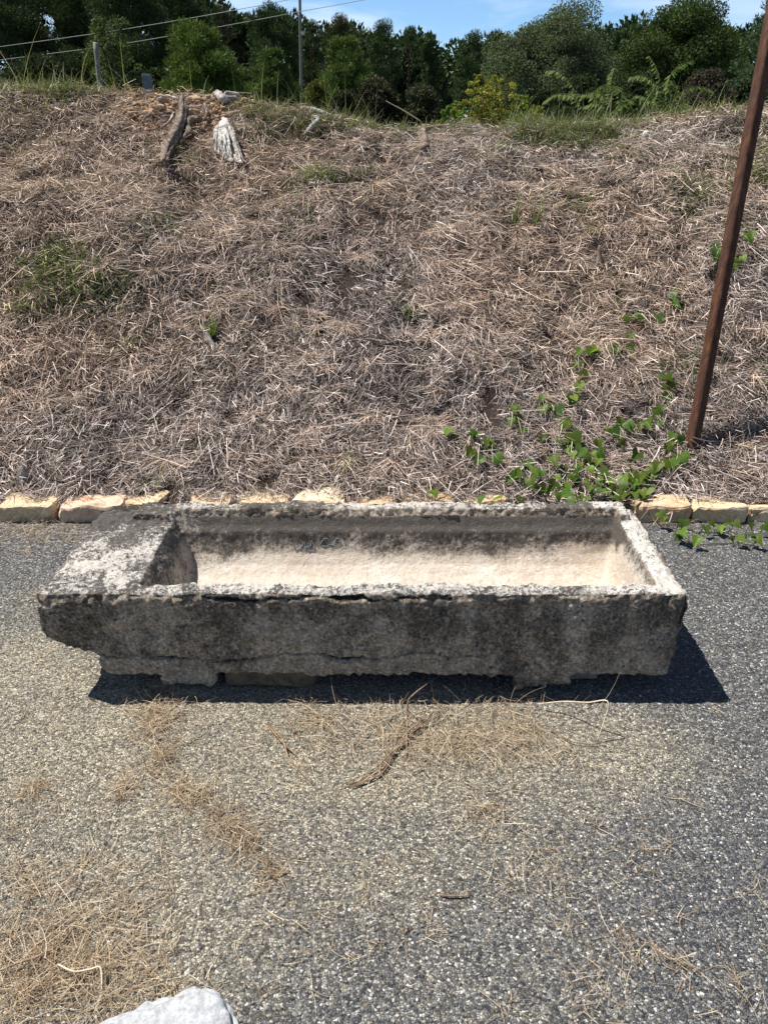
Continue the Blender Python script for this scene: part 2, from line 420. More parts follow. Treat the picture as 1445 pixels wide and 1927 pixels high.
poly = [(XL, ZT), (fx(72, 1165) , fz(1165)), (fx(84, 1203), fz(1203)), (fx(140, 1219), fz(1219)), (fx(183, 1237), fz(1237)), (fx(186, 1250), fz(1250)), (fx(203, 1271), zb),
        (fx(300, 1270), zb), (fx(304, 1293), fz(1293)), (fx(404, 1293), fz(1293)), (fx(410, 1270), zb),
        (fx(968, 1270), zb), (fx(970, 1294), fz(1294)), (fx(1074, 1294), fz(1294)), (fx(1078, 1272), zb),
        (fx(1262, 1273), zb), (fx(1272, 1240), fz(1240)), (fx(1276, 1205), fz(1205)), (fx(1290, 1175), fz(1175)), (fx(1300, 1150), fz(1150)), (XR + .005, ZT)]
body = tmp(prism(poly, YF, YB), 'trough_tmp')
rim = tmp(loft([(.30, XL + .10, XR - .02, YB - .11, YB), (.398, XL + .16, XR - .05, YB - .10, YB - .003)]), 'rim_tmp')
lx0 = on_z(257, 1098, ZT)[0]
LV = [(.180, lx0 + .150, .71, YF + .20, YF + .28), (.184, lx0 + .110, .755, YF + .15, YF + .335), (.196, lx0 + .082, .783, YF + .11, YF + .385), (.217, lx0 + .064, .80, YF + .085, YF + .425),
      (.247, lx0 + .054, .81, YF + .068, YF + .450), (.285, lx0 + .046, .815, YF + .06, YF + .466), (.325, lx0 + .032, .818, YF + .056, YF + .475), (.338, lx0 + .024, .825, YF + .055, YF + .493), (.378, lx0 + .002, .838, YF + .054, YF + .515), (.45, lx0 - .04, .85, YF + .052, YF + .535)]
cav = tmp(loft(LV), 'cavity_tmp')
def addmod(o, t, **k):
    m = o.modifiers.new(t.lower(), t)
    for a, b in k.items(): setattr(m, a, b)
addmod(body, 'BOOLEAN', operation='UNION', object=rim, solver='EXACT')
addmod(body, 'BOOLEAN', operation='DIFFERENCE', object=cav, solver='EXACT')
addmod(body, 'REMESH', mode='VOXEL', voxel_size=.0050)
addmod(body, 'SMOOTH', factor=.5, iterations=6)
bpy.context.view_layer.update()
me = bpy.data.meshes.new_from_object(body.evaluated_get(bpy.context.evaluated_depsgraph_get()))
for o in (body, rim, cav): bpy.data.objects.remove(o)
nv = len(me.vertices); V = np.empty(nv * 3, np.float32); me.vertices.foreach_get('co', V); V = V.reshape(-1, 3).astype(float)
Nm = np.empty(nv * 3, np.float32); me.vertices.foreach_get('normal', Nm); Nm = Nm.reshape(-1, 3).astype(float)
inside = (V[:, 0] > lx0 - .01) & (V[:, 0] < .845) & (V[:, 1] > YF + .05) & (V[:, 1] < YF + .52) & (V[:, 2] > .17) & (V[:, 2] < ZT - .004)
top = (Nm[:, 2] > .55) & ~inside & (V[:, 2] > .3)
front = (V[:, 1] < YF + .03) & ~top
d = np.where(inside, .0035, .007) * fbm(V, 5, 3, 1) + np.where(inside, .0015, .004) * fbm(V, 22, 3, 5)
d += np.where(inside, .0012, .0046) * fbm(V, 62, 2, 11)
pit = np.clip(vnoise(V, 34, 77) - .52, 0, 1) * np.clip(vnoise(V, 12, 78) + .5, 0, 1)
d -= np.where(inside, 0, .03) * pit
# wear along the outer edges
ex = np.minimum(np.abs(V[:, 0] - XL), np.abs(V[:, 0] - XR)); ef = np.abs(V[:, 1] - YF); eb = np.abs(V[:, 1] - YB); et = np.abs(V[:, 2] - ZT)
s3 = np.sort(np.stack([ex, np.minimum(ef, eb), et], 1), 1); edge = 1 - sstep(0, .03, s3[:, 1])
d -= edge * (.008 + .012 * np.clip(fbm(V, 14, 3, 21) + .1, 0, 1))
V2 = V + Nm * d[:, None]
# cracks on the front face: poly-lines given where the photograph shows them
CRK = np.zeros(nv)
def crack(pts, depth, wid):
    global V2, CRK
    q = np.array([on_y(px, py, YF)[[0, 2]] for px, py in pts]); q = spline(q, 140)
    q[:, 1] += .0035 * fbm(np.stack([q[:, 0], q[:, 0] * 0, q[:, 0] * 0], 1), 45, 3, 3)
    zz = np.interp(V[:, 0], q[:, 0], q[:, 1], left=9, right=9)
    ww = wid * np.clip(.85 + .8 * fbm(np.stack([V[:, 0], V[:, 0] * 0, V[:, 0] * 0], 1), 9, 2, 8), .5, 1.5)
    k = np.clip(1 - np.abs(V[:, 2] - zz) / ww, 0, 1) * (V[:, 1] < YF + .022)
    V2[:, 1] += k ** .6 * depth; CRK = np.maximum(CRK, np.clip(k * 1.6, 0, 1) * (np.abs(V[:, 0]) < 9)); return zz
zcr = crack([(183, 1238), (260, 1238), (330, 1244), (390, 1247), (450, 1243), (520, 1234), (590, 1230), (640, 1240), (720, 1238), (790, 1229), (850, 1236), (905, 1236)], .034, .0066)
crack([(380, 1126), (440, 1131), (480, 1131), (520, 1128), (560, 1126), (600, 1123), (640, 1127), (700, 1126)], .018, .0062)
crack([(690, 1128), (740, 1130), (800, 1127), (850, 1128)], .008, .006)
# the strip under the long crack stands a little back
V2[:, 1] += np.where(front & (V[:, 2] < zcr) & (zcr < 5), .006, 0)
me.vertices.foreach_set('co', V2.astype(np.float32).ravel())
# zones: R dark crust, G clean cream, B speckle
big = fbm(V, 3, 3, 41)
crust = np.where(top, .49 + .10 * big, np.where(inside, .22, .50 + .10 * big))
bw = inside & (V[:, 1] > YF + .38)
crust = np.where(bw, .24 + .42 * sstep(.215, .30, V[:, 2] + .035 * fbm(V, 5, 4, 51)) + .16 * sstep(.30, .345, V[:, 2]), crust)
bt = (V[:, 1] > YB - .12) & top; crust = np.where(bt, .57 + .10 * big, crust)
lw = inside & (V[:, 0] < lx0 + .10); crust = np.where(lw, .52 + .12 * big + .12 * sstep(.26, .34, V[:, 2]), crust)
rw = inside & (V[:, 0] > .80) & ~bw; crust = np.where(rw, .20 + .40 * sstep(.29, .35, V[:, 2]), crust)
crust = np.where((V[:, 0] > XR - .16) & top, .44 + .10 * big, crust)
ledge = top & (V[:, 0] < lx0) ; crust = np.where(ledge, .545 + .11 * big + .07 * sstep(YF + .35, YB, V[:, 1]), crust)
fl = front & (V[:, 2] < zcr) & (zcr < 5)
face = ~top & ~inside
crust = np.where(face, .50 + .14 * big + .16 * sstep(-.55, -1.0, V[:, 0]) + .10 * sstep(.1, .7, V[:, 0]) - .10 * sstep(.30, .16, V[:, 2]) * (V[:, 0] < .2), crust)
crust = np.where(fl, .36 + .1 * big, crust)
fzone = np.where(face, 1.0, 0.0); cream = np.where(inside, 1.0, 0.0)
# soften zone borders over neighbouring vertices
E = np.empty(len(me.edges) * 2, np.int32); me.edges.foreach_get('vertices', E); E = E.reshape(-1, 2)
deg = np.bincount(E.ravel(), minlength=nv) + 1.0
for _ in range(5):
    for arr in (crust, fzone, cream):
        arr[:] = (arr + np.bincount(E[:, 0], arr[E[:, 1]], nv) + np.bincount(E[:, 1], arr[E[:, 0]], nv)) / deg
a = me.color_attributes.new('Col', 'FLOAT_COLOR', 'POINT'); cc = np.ones((nv, 4), np.float32)
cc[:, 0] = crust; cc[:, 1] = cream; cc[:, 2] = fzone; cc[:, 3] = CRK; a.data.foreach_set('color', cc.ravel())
me.polygons.foreach_set('use_smooth', np.ones(len(me.polygons), bool))
def mat_trough():
    s = NT('weathered_limestone', .9); s.b.inputs['Specular IOR Level'].default_value = .15
    z = s.sep(s.attr('Col')); crust, cream, face = z[0], z[1], z[2]
    n1 = s.noise(11, 8, .68, dist=.5); n2_ = s.noise(75, 6, .7); n3 = s.noise(240, 4, .7); st = s.noise(30, 5, .6)
    pale = s.ramp(n1, (.3, (.52, .48, .43)), (.7, (.80, .77, .72)))
    warm = s.ramp(s.noise(5, 6, .65, dist=.8), (.3, (.56, .48, .41)), (.5, (.66, .59, .51)), (.7, (.75, .71, .66)))
    rx = s.n('MapRange'); s.lk(s.sep(s.pos)[0], rx.inputs[0]); rx.inputs[1].default_value = -.5; rx.inputs[2].default_value = .7; rx.inputs[3].default_value = .25; rx.inputs[4].default_value = .75
    warm = s.mix(s.math('MULTIPLY', s.ramp(s.noise(38, 6, .75, dist=1.2), (.46, 0.0), (.62, 1.0)), rx.outputs[0]), warm, (.50, .39, .27))
    c = s.mix(cream, pale, warm)
    c = s.mix(s.math('MULTIPLY', s.ramp(n2_, (.30, .6), (.50, 0.0)), .8), c, (.38, .32, .26))
    t = s.math('ADD', s.math('MULTIPLY', n1, .70), s.math('MULTIPLY', n2_, .85))
    t = s.math('ADD', t, s.math('MULTIPLY', s.math('SUBTRACT', n3, .5), .55))
    t = s.math('ADD', t, s.math('SUBTRACT', crust, .475))
    hard = s.mix(cream, s.ramp(t, (.75, 0.0), (.86, 1.0)), s.ramp(t, (.68, 0.0), (.98, 1.0)))
    dark = s.ramp(n3, (.30, (.035, .030, .027)), (.55, (.080, .071, .064)), (.75, (.17, .155, .14)))
    c = s.mix(s.math('MULTIPLY', hard, .95), c, dark)
    # the upright faces wear an even brown grey crust with a fine dark and pale grain
    n4 = s.noise(105, 2, .55); n5 = s.noise(40, 6, .72, dist=.6)
    g = s.math('ADD', s.math('MULTIPLY', n5, .55), s.math('MULTIPLY', n4, .65))
    fc = s.ramp(g, (.42, (.050, .041, .034)), (.53, (.18, .152, .125)), (.63, (.32, .275, .23)), (.74, (.60, .53, .46)))
    lg = s.noise(6.5, 5, .65, dist=.8)
    smp = s.n('Mapping'); smp.inputs['Scale'].default_value = (1, .2, .12); s.lk(s.pos, smp.inputs[0])
    run = s.noise(9, 5, .6, vec=smp.outputs[0])
    t = s.math('ADD', t, s.math('MULTIPLY', s.math('SUBTRACT', run, .5), .85))
    tt = s.math('ADD', t, s.math('MULTIPLY', s.math('SUBTRACT', lg, .5), .7))
    fc = s.mix(s.math('MULTIPLY', s.ramp(tt, (.70, 0.0), (.98, 1.0)), .92), s.mix(.35, fc, (.37, .315, .255)), s.mix(.30, s.mix(1.0, fc, (.40, .39, .38), 'MULTIPLY'), (.040, .035, .032)))
    holes = s.vor(38); hm = s.math('MULTIPLY', s.ramp(holes.outputs[0], (.10, 1.0), (.20, 0.0)), s.math('GREATER_THAN', s.sep(holes.outputs['Color'])[0], .62))
    fc = s.mix(1.0, fc, (1.32, 1.27, 1.20), 'MULTIPLY')
    fc = s.mix(s.math('MULTIPLY', hm, .85), fc, (.022, .019, .017))
    c = s.mix(face, c, fc)
    c = s.mix(s.math('MULTIPLY', s.ramp(s.attr('Col', 'Alpha'), (.2, 0.0), (.6, 1.0)), .9), c, (.018, .015, .013))  # crack insides painted near black: their shade put into the colour, with some dirt
    s.base(c)
    pits = s.vor(120)
    h = s.math('ADD', s.math('MULTIPLY', n2_, .008), s.math('MULTIPLY', n3, .006))
    h = s.math('ADD', h, s.math('MULTIPLY', s.ramp(pits.outputs[0], (.05, 0.0), (.35, 1.0)), .0016))
    s.normal(s.bump(h, .95, 1.0)); return s.m
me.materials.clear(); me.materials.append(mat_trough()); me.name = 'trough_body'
trough = empty('stone_trough', ((XL + XR) / 2, (YF + YB) / 2, 0), 'long weathered stone trough with hollowed basin and dark lichen crust on blocks', 'trough')
tb = bpy.data.objects.new('basin', me); C.objects.link(tb); tb.parent = trough; tb.location = -trough.location
# faded teal scrawl on the inner back wall
bvh = BVHTree.FromPolygons([tuple(v) for v in V2], [tuple(p.vertices) for p in me.polygons])
def on_trough(px, py):
    r = ray(px, py); h, nn, i, dd = bvh.ray_cast(Vector(CAM), Vector(r).normalized()); return np.array(h) if h else on_y(px, py, YB - .14)
strokes = [[(205, 490), (230, 560), (245, 600), (290, 565), (335, 545), (385, 450), (400, 520), (392, 600)],
           [(405, 545), (450, 525), (500, 510), (512, 425), (545, 490), (558, 545), (540, 595), (500, 605), (445, 600)],
           [(655, 505), (690, 435), (740, 390), (795, 400), (812, 470), (790, 515), (720, 522), (670, 515)],
           [(812, 490), (860, 500), (905, 480), (915, 415), (960, 385), (990, 430), (985, 495), (930, 510), (880, 512)]]
def mat_paint():
    s = NT('faded_paint', .8); n = s.noise(200, 4, .7); s.base(s.ramp(n, (.4, (.10, .16, .19)), (.65, (.30, .32, .33)))); return s.m
parts = []
for st in strokes:
    q = spline(np.array([(530 + .1107 * a, 970 + .1107 * b) for a, b in st]), 40)
    P = np.array([on_trough(*p) for p in q]) + np.array([0, -.0012, .0006])
    P = (P + np.vstack([P[:1], P[:-1]]) + np.vstack([P[1:], P[-1:]])) / 3
    parts.append(tube(P, [.0016] * 6, 60, 6))
Vp, Fp = join(parts); mesh('painted_scrawl', local(trough, Vp), Fp, mat_paint(), trough)

# ------------------------------------------------------------------ rocks, kerb stones, blocks
def rock(name, dims, loc, mat, seed=0, rough=.06, chis=.5, rot=0, bev=.14, n=14, parent=None, shear=0):
    bm = bmesh.new(); bmesh.ops.create_cube(bm, size=1)
    bmesh.ops.bevel(bm, geom=bm.edges[:], offset=bev, segments=2, affect='EDGES', profile=.6)
    bmesh.ops.triangulate(bm, faces=bm.faces); 
    for _ in range(3):
        bmesh.ops.subdivide_edges(bm, edges=[e for e in bm.edges if e.calc_length() > 1.2 / n], cuts=1, use_grid_fill=True)
    bmesh.ops.triangulate(bm, faces=bm.faces)
    v = np.array([q.co for q in bm.verts]); F = [[q.index for q in f.verts] for f in bm.faces]; bm.verts.index_update()
    F = [[q.index for q in f.verts] for f in bm.faces]; bm.free()
    D = np.array(dims, float); v = v * D
    k = seed * 3.7; m = min(dims)
    off = np.stack([fbm(v + k + i * 9, 1.0 / m * chis, 4, seed + i, .55) for i in range(3)], 1)
    v = v + off * rough * m * np.array([1.3, 1, .9])
    v[:, 0] += shear * v[:, 2]
    c, s_ = math.cos(rot), math.sin(rot); v = v @ np.array([[c, s_, 0], [-s_, c, 0], [0, 0, 1]])
    o = mesh(name, v, F, mat, parent); o.location = tuple(map(float, loc))
    return o
KERB = [(-8, 110, 938, 983, 0, 'pale yellow kerb stone with dark crack, first from the left', .02),
        (114, 232, 938, 983, 1, 'pinkish kerb stone with rusty end, partly behind the trough corner', 0),
        (231, 315, 931, 965, 0, 'small buff kerb stone behind the back left corner of the trough', 0),
        (358, 438, 936, 967, 3, 'thin orange kerb stone barely showing above the trough rim', 0),
        (443, 544, 930, 966, 0, 'pale yellow kerb stone directly left of the whitest kerb stone', 0),
        (547, 646, 925, 966, 2, 'whitest kerb stone, bright cream, behind the middle of the trough', 0),
        (649, 752, 932, 967, 3, 'tan kerb stone strewn with straw just right of the whitest one', 0),
        (757, 860, 932, 967, 3, 'smooth tan kerb stone below two vine leaves, behind the trough', 0),
        (866, 960, 938, 967, 0, 'kerb stone nearly hidden by the trough rim below the vine leaves', 0),
        (1188, 1296, 940, 983, 3, 'orange banded kerb stone touching the back right corner of the trough', .0),
        (1298, 1405, 943, 980, 0, 'plump golden kerb stone on the right with vine leaves before it', 0),
        (1409, 1530, 957, 985, 0, 'low yellow kerb stone at the right edge of the photo', 0)]
for i, (x0, x1, yt, yb_, mi, lab, rt) in enumerate(KERB):
    yy = 3.035 if (x1 < 240 or x0 > 1180) else 3.06
    a, b = on_y(x0, yb_, yy), on_y(x1, yb_, yy)
    zt = {True: .088, False: .085}[x0 > 1180]
    if yt < 930: zt = .098
    if yt > 950: zt = .065
    dep = .125 if not (240 < x0 < 1180) else .14
    wdt = b[0] - a[0]
    o = rock('kerb_stone', (wdt * .96, dep, zt + .03), ((a[0] + b[0]) / 2, yy + dep / 2, zt / 2 - .015), M_SAND[mi], 5 + i, .14, .85, rt, .13, 16)
    tag(o, lab, 'kerb stone', 'sandstone kerb stones along the foot of the bank')
    for f in o.data.polygons: f.use_smooth = False
# support blocks
b0, b1 = on_z(410, 1320), on_z(596, 1320)
o = rock('support_block', (b1[0] - b0[0], .34, .088), ((b0[0] + b1[0]) / 2, b0[1] + .235, .042), mat_rock('dirty_sandstone', (.055, .042, .028), (.19, .15, .10)), 40, .10, .6, .02, .10, 14)
tag(o, 'rough buff stone block under the trough right of its left foot', 'block', 'blocks carrying the trough')
b0, b1 = on_z(1000, 1301), on_z(1136, 1301)
o = rock('support_block', (b1[0] - b0[0], .30, .085), ((b0[0] + b1[0]) / 2, b0[1] + .20, .041), mat_rock('dirty_limestone', (.10, .09, .08), (.30, .28, .26)), 41, .06, .8, 0, .1, 14)
tag(o, 'pale grey stone block under the trough behind its right foot', 'block', 'blocks carrying the trough')
# white block at the near left
P = [on_z(x, y, .13) for x, y in ((120, 1950), (262, 1886), (372, 1858), (418, 1866), (441, 1895), (470, 2060), (130, 2080))]
bm = bmesh.new(); vt = [bm.verts.new(p) for p in P]; vb = [bm.verts.new((p[0] + (.02 if i in (3, 4, 5) else -.01), p[1] + (.01 if i < 4 else 0), -.002)) for i, p in enumerate(P)]
bm.faces.new(vt); bm.faces.new(vb[::-1])
for i in range(len(P)): bm.faces.new((vt[i], vb[i], vb[(i + 1) % len(P)], vt[(i + 1) % len(P)]))
bmesh.ops.recalc_face_normals(bm, faces=bm.faces)
bmesh.ops.bevel(bm, geom=bm.edges[:], offset=.012, segments=3, affect='EDGES'); bmesh.ops.triangulate(bm, faces=bm.faces)
for _ in range(5): bmesh.ops.subdivide_edges(bm, edges=[e for e in bm.edges if e.calc_length() > .018], cuts=1)
bmesh.ops.triangulate(bm, faces=bm.faces); bm.verts.index_update()
v = np.array([q.co for q in bm.verts]); F = [[q.index for q in f.verts] for f in bm.faces]; bm.free()
o3 = np.stack([fbm(v + 5 * i, 14, 4, 60 + i) for i in range(3)], 1); v = v + o3 * .007 + np.stack([fbm(v + 3 * i, 55, 3, 66 + i) for i in range(3)], 1) * .0035; v[:, 2] = np.maximum(v[:, 2], -.004)
o = mesh('marble_block', v - v.mean(0) * [1, 1, 0], F, M_MARBLE, smooth=True); o.location = (*v.mean(0)[:2], 0)
tag(o, 'white speckled marble block cut off by the bottom edge at the left', 'stone block')
# loose stones on the bank
def bank_rock(px, py, wpx, hpx, mat, lab, seed, grp=None, sink=.25):
    p = hit(px, py); dpt = p @ np.array([0, cp, -sp]) + CAMZ * sp; wm, hm = wpx / FPX * dpt, hpx / FPX * dpt
    o = rock('loose_stone', (wm, max(wm, hm) * .7, hm), (p[0], p[1], p[2] + hm * .3), mat, seed, .16, .8, .3, .2, 10); tag(o, lab, 'stone', grp); return o
bank_rock(437, 170, 26, 20, M_ROCK, 'grey brown rock standing on the clay crest above the stump', 71)
bank_rock(1218, 264, 17, 20, M_WROCK, 'small white stone lying in the straw near the top right', 72)
bank_rock(1012, 330, 17, 18, mat_rock('shade_lump', (.03, .022, .018), (.12, .09, .07)), 'dark lump standing in for a shadowed hole below the grassy crest right of centre', 73)  # added lump, coloured dark in place of the shadow in a hole
for k, (px, py, wv) in enumerate(((1376, 199, 10), (1392, 197, 16), (1412, 197, 13))):
    bank_rock(px, py, wv, 6, M_SAND[k % 2], ['tiny flat tan stone on the right crest, furthest left of three', 'flat tan stone on the right crest, middle of three', 'flat tan stone on the right crest just left of the rusty post'][k], 80 + k, 'flat stones on the right crest')

# ------------------------------------------------------------------ rusty post leaning back in the bank
pb = hit(1299, 850); pt = on_y(1447, 60, pb[1] + .47)
dirp = norm(pt - pb); pL = pb - dirp * .12; pH = pb + dirp * 2.35
def post():
    A = norm(np.cross(dirp, [0, 1, 0])); B = norm(np.cross(dirp, A)); h = .0275; prof = []
    for (sx, sy) in ((1, 1), (-1, 1), (-1, -1), (1, -1)):
        for t in (-.5, -.25, 0, .25, .5):
            ang = math.atan2(sy, sx) + t * math.pi / 2
            prof.append((sx * (h - .015) + .015 * math.cos(ang), sy * (h - .015) + .015 * math.sin(ang)))
    rt = math.radians(20); prof = [(x * math.cos(rt) - y * math.sin(rt), x * math.sin(rt) + y * math.cos(rt)) for x, y in prof]
    n, k = 60, len(prof); V = []
    for i in range(n):
        c = pL + (pH - pL) * i / (n - 1)
        for x, y in prof: V.append(c + A * x + B * y)
    V = np.array(V); V += (fbm(V, 30, 3, 5) * .0009)[:, None]
    F = [[i * k + j, i * k + (j + 1) % k, (i + 1) * k + (j + 1) % k, (i + 1) * k + j] for i in range(n - 1) for j in range(k)]
    F += [list(range(k))[::-1], list(range((n - 1) * k, n * k))]
    return V, F
Vp, Fp = post(); o = mesh('rusty_post', Vp - pb, Fp, M_RUST); o.location = tuple(pb)
tag(o, 'rusty brown steel post leaning in the bank on the right', 'post')

# ------------------------------------------------------------------ dead stump roots and sticks
def px_tube(name, pts, rad, mat, lab, categ, lift=.03, n=30, k=10, rough=.15, seed=0, flat=1, groove=0, parent=None, grp=None, lifts=None):
    P = []
    for i, (x, y) in enumerate(pts):
        h = hit(x, y); l = lifts[i] if lifts else lift
        P.append(h + np.array([0, -l * .6, l * .8]) if l else h)
    P = np.array(P); dp = np.linalg.norm(P - CAM, axis=1).mean()
    Vt, Ft = tube(P, [r / FPX * dp for r in rad], n, k, rough, seed, flat, [0, -.8, .6] if flat != 1 else None, groove)
    b = P.mean(0); o = mesh(name, Vt - b, Ft, mat, smooth=True); o.location = tuple(b)
    return tag(o, lab, categ, grp)
px_tube('dead_root', [(348, 200), (349, 232), (338, 266), (322, 296), (314, 326)], [4, 7, 9, 8, 5], M_ROOT, 'long upright weathered dead root on the left of the stump', 'root', .07, 44, 22, .22, 3, groove=.20)
def stump():
    parts = []; P0 = np.array([hit(427, 246) + [0, -.03, .04]]); o0 = P0[0]
    cm_ = [hit(x, y) + np.array([0, -l * .7, l * .6]) for x, y, l in ((427, 246, .03), (424, 268, .045), (431, 288, .055), (444, 303, .05), (458, 315, .05))]
    parts.append(tube(np.array(cm_), [.022, .058, .072, .05, .008], 40, 24, .16, 77, .45, [0, -.8, .6], .10))
    ends = [(405, 282), (409, 290), (414, 296), (420, 298), (427, 302), (434, 305), (441, 309), (447, 311), (453, 315), (459, 318), (465, 322), (459, 309), (455, 300), (450, 290), (445, 279), (432, 296), (424, 290), (440, 296)]
    for k, (ex_, ey_) in enumerate(ends):
        q = hit(ex_, ey_); dep = .03 + .10 * random.random() if k < 15 else .13
        e_ = q + np.array([0, -dep * .7, dep * .55]); a0 = o0 + RNG.normal(0, .012, 3); m_ = (a0 * .55 + e_ * .45) + np.array([(ex_ - 430) * .0004, -.035, .03])
        r = 3.4 / FPX * 5; parts.append(tube(np.array([a0 + [0, 0, .02], m_, e_]), [r * .9, r * random.uniform(1.2, 1.9), r * 1.1, r * random.uniform(.12, .4)], 26, 8, .30, k, .55, [0, -.8, .6], .12))
    v, f = join(parts); b = v.mean(0); o = mesh('dead_stump', v - b, f, M_DEAD, smooth=True); o.location = tuple(b); tag(o, 'bleached white splintered stump wedge below the crest', 'stump')
stump()
px_tube('curled_root', [(378, 236), (362, 240), (357, 252), (359, 264), (348, 274), (344, 282)], [5, 6, 5, 6, 4, 3], M_ROOT, 'small curled pale root between the dead root and the stump', 'root', .05, 30, 10, .2, 8)
px_tube('dead_branch', [(405, 176), (413, 190), (423, 199), (434, 198), (448, 196)], [3, 6, 7, 4, 2], M_DEAD, 'grey forked dead branch on the clay above the stump', 'branch', .05, 30, 10, .2, 9)
for k, (pts_, lb_) in enumerate([([(300, 196), (318, 190), (340, 196)], 'thin grey twig on the clay left of the dead root'), ([(352, 178), (375, 184), (398, 190)], 'straight brown twig along the top of the clay'), ([(455, 225), (462, 248), (458, 272)], 'thin twig hanging right of the white stump'),
                               ([(470, 200), (492, 206), (516, 202)], 'short pale twig on the clay right of the forked branch'), ([(330, 222), (322, 240), (306, 250)], 'bent brown rootlet left of the dead root'), ([(388, 205), (392, 224), (384, 238)], 'brown rootlet in the clay above the curled root')]):
    px_tube('dead_twig', pts_, [2.2, 2.4, 1.2], M_ROOT if k % 2 else M_DEAD, lb_, 'twig', .035, 16, 6, .2, 60 + k, grp='dead twigs and rootlets on the clay')
px_tube('fallen_log', [(566, 186), (585, 190), (610, 199), (634, 212)], [4, 6, 6, 3], M_DEAD, 'pale fallen branch lying along the left crest', 'log', .04, 26, 10, .12, 10)
px_tube('dead_stick', [(800, 214), (822, 219), (847, 229)], [3.5, 4, 3], M_ROOT, 'dark stick lying on the crest in the middle', 'stick', .05, 14, 7, .15, 11)
px_tube('dead_stick', [(590, 232), (600, 237), (590, 250), (572, 268)], [3, 4, 4, 2], M_DEAD, 'pale crooked stick in the weeds under the fallen branch', 'stick', .05, 18, 8, .15, 12)
px_tube('dry_reed', [(726, 221), (758, 230), (791, 243)], [.6, .9, .9], M_PALE, 'straight pale reed slanting down from the crest in the middle', 'reed', .10, 10, 6, 0, 13, lifts=[.25, .18, .1])
px_tube('dead_clump', [(787, 243), (795, 262), (800, 292)], [4, 9, 6], M_ROOT, 'brown clump of dead stems under the pale reed', 'plant clump', .04, 16, 12, .35, 14, groove=.15)

